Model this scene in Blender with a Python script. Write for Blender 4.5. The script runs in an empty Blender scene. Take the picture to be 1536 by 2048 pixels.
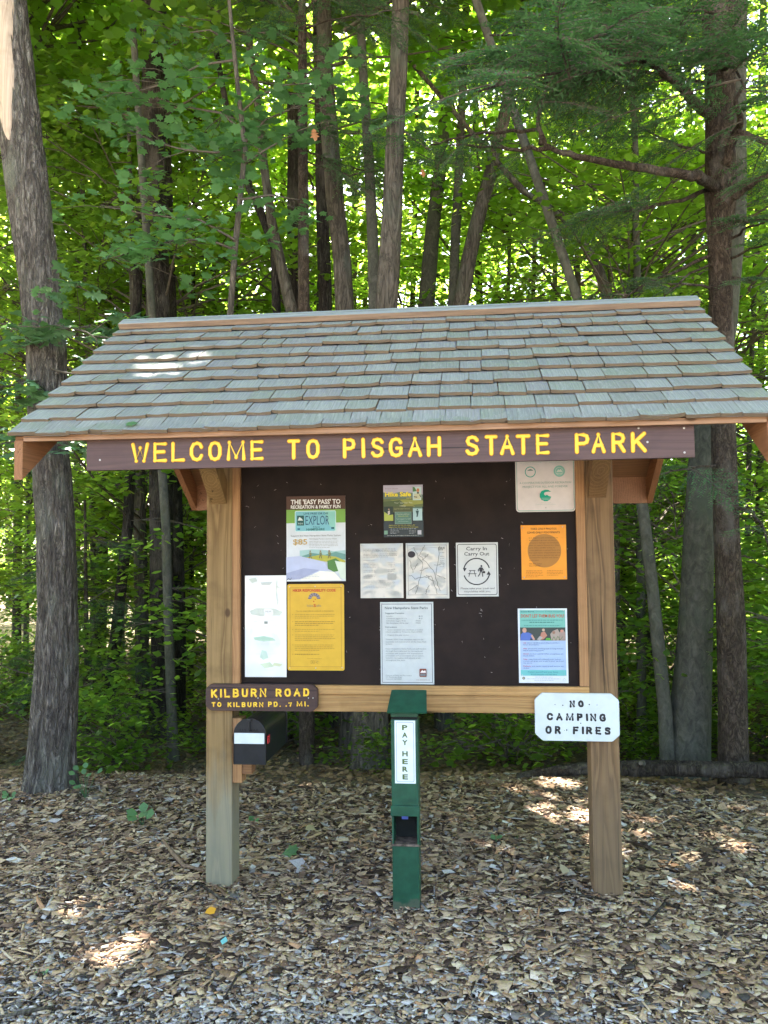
import bpy, math, random
import numpy as np
from mathutils import Vector, Matrix, noise as mnoise
C = bpy.context.scene.collection
sc = bpy.context.scene
rng = np.random.default_rng(7)
random.seed(7)

# ------------------------------------------------------------------ camera, sky, sun, exposure
CX, CD, CZ, YAW, PIT, ROL, FPX = 0.3414, 4.2548, 1.6821, 0.1051, 0.0578, -0.0098, 1657.0
Fv = Vector((-math.sin(YAW)*math.cos(PIT), math.cos(YAW)*math.cos(PIT), math.sin(PIT)))
Rv = Vector((math.cos(YAW), math.sin(YAW), 0)); Uv = Rv.cross(Fv)
R2 = math.cos(ROL)*Rv + math.sin(ROL)*Uv; U2 = -math.sin(ROL)*Rv + math.cos(ROL)*Uv
CAM = Vector((CX, -CD, CZ))
cd = bpy.data.cameras.new('camera'); cam = bpy.data.objects.new('camera', cd); C.objects.link(cam)
m = Matrix((R2, U2, -Fv)).transposed().to_4x4(); m.translation = CAM; cam.matrix_world = m
cd.sensor_fit = 'VERTICAL'; cd.sensor_height = 24; cd.lens = 24*FPX/2048; cd.clip_start = .05; cd.clip_end = 900
sc.camera = cam

SUN_EL, SUN_AZ = math.radians(56), math.radians(-28)      # azimuth clockwise from +Y: behind the woods, to the left
SUN = Vector((math.sin(SUN_AZ)*math.cos(SUN_EL), math.cos(SUN_AZ)*math.cos(SUN_EL), math.sin(SUN_EL)))
w = bpy.data.worlds.new('World'); sc.world = w; w.use_nodes = True
nt = w.node_tree; bg = nt.nodes['Background']
sk = nt.nodes.new('ShaderNodeTexSky'); sk.sky_type = 'NISHITA'; sk.sun_disc = False
sk.sun_elevation = SUN_EL; sk.sun_rotation = SUN_AZ; sk.air_density = 1.0; sk.dust_density = 4.0; sk.ozone_density = 1.0
nt.links.new(sk.outputs[0], bg.inputs[0]); bg.inputs[1].default_value = 0.095
sl = bpy.data.lights.new('sun', 'SUN'); so = bpy.data.objects.new('sun', sl); C.objects.link(so)
sl.energy = 5.0; sl.angle = math.radians(.53); sl.color = (1, .94, .84)
so.rotation_euler = SUN.to_track_quat('Z', 'Y').to_euler()
sc.view_settings.view_transform = 'Standard'; sc.view_settings.look = 'None'; sc.view_settings.gamma = 1
sc.view_settings.exposure = 3.8
sc.cycles.use_denoising = True
sc.cycles.max_bounces = 7; sc.cycles.diffuse_bounces = 4; sc.cycles.glossy_bounces = 3; sc.cycles.transmission_bounces = 6
sc.cycles.sample_clamp_indirect = 8

def P(px, py, y):                       # the point of the vertical plane at distance y seen at a photo pixel
    d = Fv + R2*((px-768)/FPX) + U2*((1024-py)/FPX)
    return CAM + d*((y+CD)/d.y)
def G(px, py, z=0.0):                   # the point of the level z seen at a photo pixel
    d = Fv + R2*((px-768)/FPX) + U2*((1024-py)/FPX)
    return CAM + d*((z-CZ)/d.z)
def gz(x, y):                           # height of the ground
    h = .018*math.sin(1.3*x+.7)*math.sin(1.1*y+.4) + .01*math.sin(3.1*x+2*y)
    if y > 1.9: 
        t = min(1, (y-1.9)/1.6); h -= .22*t*t*(3-2*t)
    if y > 6: h += .045*(y-6)
    if y > 1.5: h += .05*math.sin(.9*x+.5*y)*min(1, (y-1.5)/2)
    for qx, qy in ((-.98, .07), (.98, .07), (.02, -.16)): h += .010*math.exp(-((x-qx)**2+(y-qy)**2)/.03)
    if y < -3: h *= max(0, 1-(-3-y)/2)
    return h

# ------------------------------------------------------------------ objects
def tag(o, label=None, cat=None, group=None, kind=None):
    if label: o['label'] = label
    if cat: o['category'] = cat
    if group: o['group'] = group
    if kind: o['kind'] = kind
    return o
def thing(name, label, cat, loc=(0, 0, 0), rz=0, group=None):
    o = bpy.data.objects.new(name, None); C.objects.link(o); o.location = loc; o.rotation_euler = (0, 0, rz)
    o.empty_display_size = .1
    return tag(o, label, cat, group)
def link(name, me, parent=None, matrix=None):
    o = bpy.data.objects.new(name, me); C.objects.link(o)
    if parent: o.parent = parent
    if matrix is not None: o.matrix_local = matrix
    return o
class MB:
    def __init__(s): s.v = []; s.f = []
    def add(s, v, f):
        n = len(s.v); s.v += [tuple(p) for p in v]; s.f += [tuple(i+n for i in q) for q in f]; return s
    def box(s, x0, x1, y0, y1, z0, z1, b=0.0):
        if b <= 0:
            v = [(x, y, z) for z in (z0, z1) for y in (y0, y1) for x in (x0, x1)]
            return s.add(v, [(0, 2, 3, 1), (4, 5, 7, 6), (0, 1, 5, 4), (2, 6, 7, 3), (0, 4, 6, 2), (1, 3, 7, 5)])
        import bmesh
        bm = bmesh.new(); bmesh.ops.create_cube(bm, size=1)
        for q in bm.verts: q.co = Vector(((x0+x1)/2+q.co.x*(x1-x0), (y0+y1)/2+q.co.y*(y1-y0), (z0+z1)/2+q.co.z*(z1-z0)))
        bmesh.ops.bevel(bm, geom=bm.edges[:], offset=b, segments=2, profile=.6, affect='EDGES')
        bm.verts.index_update(); s.add([q.co for q in bm.verts], [[q.index for q in f.verts] for f in bm.faces]); bm.free(); return s
    def prism(s, pts, y0, y1):          # outline in x, z extruded along y
        n = len(pts); v = [(x, y0, z) for x, z in pts] + [(x, y1, z) for x, z in pts]
        f = [tuple(range(n)), tuple(range(2*n-1, n-1, -1))] + [(i, i+n, (i+1) % n+n, (i+1) % n) for i in range(n)]
        return s.add(v, f)
    def prismx(s, pts, x0, x1):         # outline in y, z extruded along x
        n = len(pts); v = [(x0, y, z) for y, z in pts] + [(x1, y, z) for y, z in pts]
        f = [tuple(range(n)), tuple(range(2*n-1, n-1, -1))] + [(i, i+n, (i+1) % n+n, (i+1) % n) for i in range(n)]
        return s.add(v, f)
    def tube(s, pts, rad, k=8, flat=None, caps=True):
        pts = [Vector(p) for p in pts]; n = len(pts)
        if not hasattr(rad, '__len__'): rad = [rad]*n
        rings = []; up = None
        for i, p in enumerate(pts):
            t = (pts[min(i+1, n-1)]-pts[max(i-1, 0)])
            if t.length < 1e-9: t = Vector((0, 0, 1))
            t.normalize()
            if up is None: up = t.orthogonal().normalized()
            up = (up - t*up.dot(t));
            if up.length < 1e-6: up = t.orthogonal()
            up.normalize(); sd = t.cross(up)
            rings.append([p + (up*math.cos(2*math.pi*j/k) + sd*math.sin(2*math.pi*j/k))*rad[i] for j in range(k)])
        v = [q for r in rings for q in r]; f = []
        for i in range(n-1):
            for j in range(k): a = i*k+j; b = i*k+(j+1) % k; f.append((a, b, b+k, a+k))
        if caps: f += [tuple(range(k-1, -1, -1)), tuple((n-1)*k+j for j in range(k))]
        return s.add(v, f)
    def ball(s, c, r, k=8, sc=(1, 1, 1)):
        c = Vector(c); v = [c+Vector((0, 0, r*sc[2]))]; rows = k//2
        for i in range(1, rows):
            th = math.pi*i/rows
            for j in range(k): ph = 2*math.pi*j/k; v.append(c+Vector((r*sc[0]*math.sin(th)*math.cos(ph), r*sc[1]*math.sin(th)*math.sin(ph), r*sc[2]*math.cos(th))))
        v.append(c-Vector((0, 0, r*sc[2]))); f = []
        for j in range(k): f.append((0, 1+j, 1+(j+1) % k)); L = len(v)-1; o = 1+(rows-2)*k; f.append((L, o+(j+1) % k, o+j))
        for i in range(rows-2):
            for j in range(k): a = 1+i*k+j; b = 1+i*k+(j+1) % k; f.append((a, a+k, b+k, b))
        return s.add(v, f)
    def build(s, name, mat, parent=None, smooth=False):
        me = bpy.data.meshes.new(name); me.from_pydata(s.v, [], s.f); me.materials.append(mat)
        if smooth: me.polygons.foreach_set('use_smooth', [True]*len(me.polygons))
        me.update(); return link(name, me, parent)
def npmesh(name, V, F, mat, attr=None, smooth=False):      # V (n,3); F (m,k); attr per face, float or colour
    V = np.asarray(V, np.float32); F = np.asarray(F, np.int32); mct, k = F.shape
    me = bpy.data.meshes.new(name); me.vertices.add(len(V)); me.vertices.foreach_set('co', V.ravel())
    me.loops.add(mct*k); me.loops.foreach_set('vertex_index', F.ravel())
    me.polygons.add(mct); me.polygons.foreach_set('loop_start', np.arange(mct, dtype=np.int32)*k)
    try: me.polygons.foreach_set('loop_total', np.full(mct, k, np.int32))
    except Exception: pass
    if smooth: me.polygons.foreach_set('use_smooth', np.ones(mct, bool))
    me.materials.append(mat)
    if attr is not None:
        attr = np.asarray(attr, np.float32)
        if attr.ndim == 1: a = me.attributes.new('v', 'FLOAT', 'FACE'); a.data.foreach_set('value', attr)
        else:
            a = me.attributes.new('col', 'FLOAT_COLOR', 'FACE'); a.data.foreach_set('color', np.c_[attr, np.ones(len(attr))].astype(np.float32).ravel())
    me.update(calc_edges=True); return me

# ------------------------------------------------------------------ materials
class N:
    def __init__(s, name):
        s.m = bpy.data.materials.new(name); s.m.use_nodes = True; s.t = s.m.node_tree
        s.b = s.t.nodes['Principled BSDF']; s.o = s.t.nodes['Material Output']
    def n(s, ty, **kw):
        q = s.t.nodes.new('ShaderNode'+ty)
        for k, v in kw.items():
            if k.startswith('i_'): s.put(q, k[2:], v)
            else: setattr(q, k, v)
        return q
    def put(s, q, key, v):
        key = key.replace('_', ' ') if not key.isdigit() else int(key)
        if isinstance(v, tuple) and len(v) == 2 and hasattr(v[0], 'outputs'): s.t.links.new(v[0].outputs[v[1]], q.inputs[key])
        elif hasattr(v, 'outputs'): s.t.links.new(v.outputs[0], q.inputs[key])
        else: q.inputs[key].default_value = v
    def coord(s, scale, loc=(0, 0, 0), rot=(0, 0, 0), kind='Object'):
        c = s.n('TexCoord'); mp = s.n('Mapping'); s.t.links.new(c.outputs[kind], mp.inputs[0])
        mp.inputs['Scale'].default_value = scale; mp.inputs['Location'].default_value = loc; mp.inputs['Rotation'].default_value = rot
        return mp
    def noise(s, vec, scale, detail=4, rough=.55, dist=0):
        return s.n('TexNoise', i_Vector=vec, i_Scale=scale, i_Detail=detail, i_Roughness=rough, i_Distortion=dist)
    def ramp(s, fac, stops, interp='LINEAR'):
        r = s.n('ValToRGB', i_0=fac); r.color_ramp.interpolation = interp
        e = r.color_ramp.elements
        while len(e) < len(stops): e.new(.5)
        for q, (p, c) in zip(e, stops): q.position = p; q.color = (*c, 1) if len(c) == 3 else c
        return r
    def mix(s, a, b, fac, mode='MIX'):
        q = s.n('Mix', data_type='RGBA', blend_type=mode)
        for i, v in ((0, fac), (6, a), (7, b)):
            if hasattr(v, 'outputs'): s.t.links.new(v.outputs[2 if v.bl_idname == 'ShaderNodeMix' else 0], q.inputs[i])
            else: q.inputs[i].default_value = (*v, 1) if isinstance(v, tuple) and len(v) == 3 else v
        return q
    def base(s, v):
        if hasattr(v, 'outputs'): s.t.links.new(v.outputs[2 if v.bl_idname == 'ShaderNodeMix' else 0], s.b.inputs['Base Color'])
        else: s.b.inputs['Base Color'].default_value = (*v, 1)
    def bump(s, h, strength=.4, dist=.005, prev=None):
        q = s.n('Bump', i_Height=h); q.inputs['Strength'].default_value = strength; q.inputs['Distance'].default_value = dist
        if prev: s.t.links.new(prev.outputs[0], q.inputs['Normal'])
        s.t.links.new(q.outputs[0], s.b.inputs['Normal']); return q
    def set(s, **k):
        for a, v in k.items(): s.b.inputs[a.replace('_', ' ')].default_value = v
        return s
def plain(name, col, rough=.6, var=.12, nscale=30, spec=.3, metal=0, bump=.1, bd=.002):
    s = N(name); v = s.coord((1, 1, 1)); n = s.noise(v, nscale, 5)
    lo = tuple(max(0, c*(1-var)) for c in col); hi = tuple(min(1, c*(1+var)) for c in col)
    s.base(s.ramp(n, [(.35, lo), (.65, hi)])); s.set(Roughness=rough, Specular_IOR_Level=spec, Metallic=metal)
    if bump: s.bump(n, bump, bd)
    return s.m
def wood(name, light, dark, axis='z', ring=90., centre=(.03, .05, 0), weather=None, rough=.65, seed=0., streak=1.):
    s = N(name)
    stretch = {'z': (1, 1, .035), 'x': (.035, 1, 1), 'y': (1, .035, 1)}[axis]
    v = s.coord(stretch, loc=centre)
    big = s.noise(s.coord(tuple(q*2.2 if q == 1 else .35 for q in stretch), loc=(seed, seed*.7, seed*.3)), 1.6, 2, .5)
    add = s.n('VectorMath', operation='MULTIPLY_ADD'); s.t.links.new(big.outputs['Color'], add.inputs[0]); add.inputs[1].default_value = (.085, .085, .0); s.t.links.new(v.outputs[0], add.inputs[2])
    if axis == 'x': add.inputs[1].default_value = (0, .085, .085)
    wv = s.n('TexWave', wave_type='RINGS', rings_direction={'z': 'Z', 'x': 'X', 'y': 'Y'}[axis], i_Vector=add)
    wv.inputs['Scale'].default_value = ring/3.0; wv.inputs['Distortion'].default_value = 1.6; wv.inputs['Detail'].default_value = 3; wv.inputs['Detail Scale'].default_value = 3
    fine = s.noise(s.coord(tuple(q*160 if q == 1 else 4 for q in stretch)), 1, 4, .6)
    c1 = s.ramp(wv, [(.0, light), (.55, tuple((a+b)/2 for a, b in zip(light, dark))), (.9, dark), (1, light)])
    c2 = s.mix(c1, s.ramp(fine, [(.3, tuple(q*.62 for q in light)), (.7, tuple(min(1, q*1.15) for q in light))]), .45*streak)
    blot = s.noise(s.coord((3, 3, 3)), 2.3, 4)
    c3 = s.mix(c2, tuple(q*.6 for q in dark), s.ramp(blot, [(.5, (0, 0, 0)), (.8, (.5, .5, .5))]))
    # knots
    vo = s.n('TexVoronoi', i_Vector=s.coord({'z': (2.4, 2.4, 1.5), 'x': (1.5, 2.4, 2.4), 'y': (2.4, 1.5, 2.4)}[axis], loc=(seed*3.1, seed, seed*1.7)), i_Scale=2.0)
    c3 = s.mix(c3, (.07, .035, .015), s.ramp((vo, 0), [(.05, (.85, .85, .85)), (.085, (0, 0, 0))]))
    crk = s.noise(s.coord(tuple(q*46 if q == 1 else .9 for q in stretch), loc=(seed, 2, seed)), 1, 3, .5)
    c3 = s.mix(c3, tuple(q*.25 for q in dark), s.ramp(crk, [(.66, (0, 0, 0)), (.70, (.85, .85, .85))]))
    if weather:
        sep = s.n('SeparateXYZ', i_0=s.coord((1, 1, 1)))
        ns = s.noise(s.coord((14, 14, 2.2)), 1.4, 4)
        mth = s.n('Math', operation='MULTIPLY_ADD', i_0=(ns, 0)); mth.inputs[1].default_value = -.75; s.t.links.new(sep.outputs['Z'], mth.inputs[2])
        r = s.ramp(mth, [(.0, (.8, .8, .8)), (weather[1], (0, 0, 0))])
        c3 = s.mix(c3, s.mix(c3, weather[0], .75), r)
    s.base(c3); s.set(Roughness=rough, Specular_IOR_Level=.25)
    b = s.bump(fine, .35, .002); s.bump(wv, .25, .0015, b)
    return s.m
def bark(name, a, b, sc_=1., rough=.9, bump=1., moss=None, vert=.16, crack=1.):
    s = N(name); v = s.coord((1, 1, vert)); n1 = s.noise(v, 34*sc_, 6, .7, .9); n2 = s.noise(s.coord((1, 1, .5)), 5, 4); n3 = s.noise(s.coord((1, 1, vert*1.3), loc=(3, 7, 2)), 20*sc_, 5, .6, 1.4)
    ab = s.n('Math', operation='SUBTRACT', i_0=(n3, 0)); ab.inputs[1].default_value = .5; a2 = s.n('Math', operation='ABSOLUTE', i_0=ab)
    c = s.ramp(n1, [(.3, tuple(q*.55 for q in a)), (.48, a), (.68, b)])
    c = s.mix(c, tuple(q*.3 for q in a), s.ramp(a2, [(0, (.8*crack,)*3), (.045, (.25*crack,)*3), (.10, (0, 0, 0))]))
    c = s.mix(c, moss or tuple(q*1.25 for q in b), s.ramp(n2, [(.52, (0, 0, 0)), (.7, (.75, .75, .75))]))
    s.base(c); s.set(Roughness=rough, Specular_IOR_Level=.15)
    q = s.bump(n1, .8*bump, .03); s.bump(s.ramp(a2, [(0, (0, 0, 0)), (.16, (1, 1, 1))]), .9*bump*crack, .03, q)
    return s.m
def leafmat(name, dark, light, trans, tf=.45, rough=.42, spec=.45):
    s = N(name); at = s.n('Attribute', attribute_name='v'); oi = s.n('ObjectInfo')
    ad = s.n('Math', operation='MULTIPLY_ADD', i_0=(oi, 'Random')); ad.inputs[1].default_value = .35; s.t.links.new(at.outputs['Fac'], ad.inputs[2])
    r = s.ramp(ad, [(.0, dark), (.75, light), (1.25 if False else 1.0, tuple(min(1, q*1.35) for q in light))]); s.base(r)
    s.set(Roughness=rough, Specular_IOR_Level=spec)
    tr = s.n('BsdfTranslucent'); r2 = s.ramp(ad, [(0, tuple(q*.6 for q in trans)), (1, trans)]); s.t.links.new(r2.outputs[0], tr.inputs[0])
    mx = s.n('MixShader'); mx.inputs[0].default_value = tf; s.t.links.new(s.b.outputs[0], mx.inputs[1]); s.t.links.new(tr.outputs[0], mx.inputs[2])
    s.t.links.new(mx.outputs[0], s.o.inputs[0]); return s.m

M = {}
M['post_l'] = wood('pressure_treated_post', (.285, .18, .075), (.10, .052, .018), 'z', 62, (.95, .10, 0), ((.24, .25, .19), .34), seed=1.3)
M['post_r'] = wood('pressure_treated_post_dark', (.235, .14, .066), (.06, .031, .013), 'z', 60, (-1.01, .09, 0), ((.16, .11, .065), .4), seed=4.2)
M['beam'] = wood('pine_beam', (.44, .255, .098), (.22, .105, .035), 'x', 70, (0, .06, -.93), seed=2.2)
M['trim'] = wood('pine_trim', (.40, .215, .095), (.22, .10, .04), 'z', 75, (.9, .06, 0), seed=3.1)
M['trimx'] = wood('pine_trim_flat', (.50, .29, .11), (.27, .13, .045), 'x', 75, (0, .06, -.97), seed=3.7)
M['fascia'] = wood('red_cedar_fascia', (.38, .21, .115), (.21, .11, .055), 'x', 60, (0, .9, -2.1), seed=5.1)
M['rake'] = wood('red_cedar_rake', (.30, .135, .06), (.18, .075, .03), 'y', 60, (1.4, 0, -2.1), seed=6.1)
M['deck'] = wood('roof_deck', (.26, .13, .06), (.15, .07, .03), 'x', 60, (0, 0, -2.1), seed=7.1)
def capm():
    s = N('weathered_ridge_board'); st = s.noise(s.coord((3, 60, 60)), 1, 5, .6); top = s.ramp(st, [(.3, (.17, .175, .175)), (.7, (.31, .315, .31))]); un = s.ramp(st, [(.3, (.15, .095, .06)), (.7, (.30, .20, .13))])
    tc = s.n('TexCoord'); sx = s.n('SeparateXYZ'); s.t.links.new(tc.outputs['Normal'], sx.inputs[0]); s.base(s.mix(un, top, s.ramp((sx, 'Z'), [(.2, (0, 0, 0)), (.5, (1, 1, 1))]))); s.set(Roughness=.65, Specular_IOR_Level=.25); s.bump(st, .4, .002); return s.m
M['capwood'] = capm()
M['panel'] = plain('dark_brown_panel_paint', (.0155, .0088, .0068), .6, .25, 9, .16, bump=.25, bd=.001)
def shing():
    s = N('weathered_cedar_shingle'); oi = s.n('ObjectInfo')
    c = s.ramp((oi, 'Random'), [(0, (.25, .25, .24)), (.22, (.205, .21, .205)), (.42, (.235, .245, .21)), (.6, (.27, .27, .262)), (.75, (.225, .213, .213)), (.88, (.205, .22, .185)), (1, (.255, .245, .23))])
    st = s.noise(s.coord((60, 3.5, 10)), 1, 5, .6, .3); bl = s.noise(s.coord((1, 1, 1), kind='Object'), 16, 5, .65)
    c = s.mix(c, (.10, .10, .095), s.ramp(st, [(.36, (.55, .55, .55)), (.55, (0, 0, 0))]))
    c = s.mix(c, (.40, .40, .37), s.ramp(bl, [(.5, (0, 0, 0)), (.7, (.45, .45, .45))]))
    ge = s.n('NewGeometry'); sx = s.n('SeparateXYZ'); tc = s.n('TexCoord'); s.t.links.new(tc.outputs['Normal'], sx.inputs[0])
    edge = s.ramp((sx, 'Z'), [(.25, (1, 1, 1)), (.55, (0, 0, 0))])
    c = s.mix(c, (.15, .105, .065), edge)
    s.base(c); s.set(Roughness=.6, Specular_IOR_Level=.3); s.bump(st, .5, .003); return s.m
M['shingle'] = shing()
M['sign_brown'] = wood('brown_stained_sign', (.105, .058, .050), (.075, .042, .036), 'x', 40, (0, 1, -2.1), rough=.5, seed=9, streak=.6)
M['sign_brown2'] = wood('dark_brown_stained_sign', (.085, .048, .04), (.05, .028, .024), 'x', 40, (0, .1, -1), rough=.5, seed=11, streak=.8)
M['yellow'] = plain('yellow_letter_paint', (.86, .55, .045), .5, .08, 60)
M['orange_edge'] = plain('orange_letter_edge', (.62, .22, .012), .55, .1, 60)
M['white_paint'] = plain('white_sign_paint', (.60, .64, .63), .45, .05, 14, bump=.2)
M['black_paint'] = plain('black_letter_paint', (.02, .02, .022), .45, .1)
def greenm():
    s = N('green_powder_coat'); v = s.coord((1, 1, 1)); n = s.noise(v, 25, 5); c = s.ramp(n, [(.35, (.009, .056, .029)), (.65, (.014, .078, .041))])
    sc2 = s.noise(s.coord((1, 1, .6), loc=(4, 1, 2)), 60, 6, .75); c = s.mix(c, (.11, .05, .025), s.ramp(sc2, [(.70, (0, 0, 0)), (.73, (.9, .9, .9))]))
    sep = s.n('SeparateXYZ', i_0=v); m = s.n('Math', operation='MULTIPLY_ADD', i_0=(n, 0)); m.inputs[1].default_value = -.10; s.t.links.new(sep.outputs['Z'], m.inputs[2])
    c = s.mix(c, (.10, .085, .06), s.ramp(m, [(0, (.55, .55, .55)), (.012, (0, 0, 0))]))
    s.base(c); s.set(Roughness=.42, Specular_IOR_Level=.4); s.bump(n, .15, .0008); return s.m
M['green_metal'] = greenm()
M['rust'] = plain('rusty_shelf', (.12, .085, .065), .7, .6, 45, .3)
M['hole_shade'] = plain('interior_shade', (.012, .014, .012), .8, .1)  # near-black colour puts the shade inside slot and tray into the material
M['mailbox'] = plain('black_mailbox_enamel', (.010, .012, .015), .33, .25, 20, .35, bump=.12, bd=.001)
M['red'] = plain('red_plastic', (.45, .03, .04), .4, .1)
M['steel'] = plain('steel_tack', (.45, .43, .40), .35, .1, metal=.8)
M['barkoak'] = bark('oak_bark', (.18, .15, .125), (.44, .39, .33), 1.0, moss=(.24, .24, .19))
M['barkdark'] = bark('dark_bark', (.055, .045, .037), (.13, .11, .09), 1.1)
M['barkpale'] = bark('maple_bark', (.12, .10, .078), (.20, .17, .135), .6, bump=.7, moss=(.11, .12, .09), vert=.14, crack=1.)
M['barkgrey'] = bark('beech_bark', (.080, .076, .058), (.125, .118, .092), .5, bump=.45, moss=(.075, .085, .058), vert=.6, crack=.25)
M['barkhem'] = bark('hemlock_bark', (.10, .072, .052), (.19, .145, .11), 1.1, bump=.9, moss=(.22, .19, .16), vert=.3)
M['barewood'] = wood('barkless_wood', (.52, .40, .30), (.36, .25, .18), 'z', 30, (3, -2, 0), seed=12)
M['twig'] = plain('twig_bark', (.10, .08, .06), .9, .3, 40)
M['tan_stick'] = plain('tan_stick_bark', (.17, .115, .075), .85, .35, 60, .2, bump=.5)
M['deadwood'] = bark('dead_wood', (.07, .055, .042), (.14, .12, .095), .8)
M['leaf'] = leafmat('maple_leaves', (.028, .075, .016), (.062, .135, .026), (.52, .80, .09), .6)
M['leaf2'] = leafmat('beech_leaves', (.024, .066, .016), (.055, .12, .022), (.58, .82, .08), .6)
M['leafnear'] = leafmat('near_maple_leaves', (.075, .17, .075), (.13, .26, .115), (.28, .56, .14), .45, .5)
M['leafoak'] = leafmat('oak_leaves', (.065, .14, .07), (.13, .24, .12), (.20, .38, .10), .35, .42)
M['needle'] = leafmat('hemlock_needles', (.040, .090, .042), (.085, .17, .075), (.16, .34, .08), .35, .6, .25)
M['litter'] = leafmat('dry_leaf_litter', (.10, .06, .03), (.25, .16, .09), (.2, .1, .04), .15, .7, .2)
def colattr(name, rough=.8):
    s = N(name); a = s.n('Attribute', attribute_name='col'); n = s.noise(s.coord((1, 1, 1)), 90, 3)
    s.base(s.mix((a, 0), (a, 0), 0.) if False else a); c = s.mix((.5, .5, .5), (1, 1, 1), n)
    q = s.n('Mix', data_type='RGBA', blend_type='MULTIPLY'); q.inputs[0].default_value = .8
    s.t.links.new(a.outputs['Color'], q.inputs[6]); s.t.links.new(s.ramp(n, [(.3, (.6, .6, .6)), (.6, (1.0, 1.0, 1.0))]).outputs[0], q.inputs[7])
    s.base(q); s.set(Roughness=rough, Specular_IOR_Level=.08); return s.m
M['chips'] = colattr('wood_chips')
def groundmat():
    s = N('mulch_soil'); v = s.coord((1, 1, 1)); n = s.noise(v, 40, 6, .7); n2 = s.noise(v, 6, 3)
    c = s.ramp(n, [(.32, (.05, .037, .027)), (.52, (.15, .115, .082)), (.72, (.30, .235, .175))])
    sep = s.n('SeparateXYZ', i_0=v); mth = s.n('Math', operation='MULTIPLY_ADD', i_0=(n2, 0)); mth.inputs[1].default_value = 1.5; s.t.links.new(sep.outputs['Y'], mth.inputs[2])
    mr = s.n('MapRange', i_0=mth); mr.inputs[1].default_value = -5.5; mr.inputs[2].default_value = -3.2
    lot = s.ramp(s.noise(v, 120, 4), [(.3, (.26, .23, .19)), (.7, (.46, .41, .34))])
    s.base(s.mix(lot, c, mr)); s.set(Roughness=.95, Specular_IOR_Level=.1); s.bump(n, .8, .02); return s.m
M['ground'] = groundmat()
_flat = {}
def flat(col, rough=.35):
    k = (tuple(col), rough)
    if k not in _flat:
        s = N('print_ink'); n = s.noise(s.coord((1, 1, 1)), 25, 3)
        s.base(s.ramp(n, [(.3, tuple(c*.94 for c in col)), (.7, tuple(min(1, c*1.03) for c in col))])); s.set(Roughness=rough, Specular_IOR_Level=.22); _flat[k] = s.m
    return _flat[k]

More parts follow.
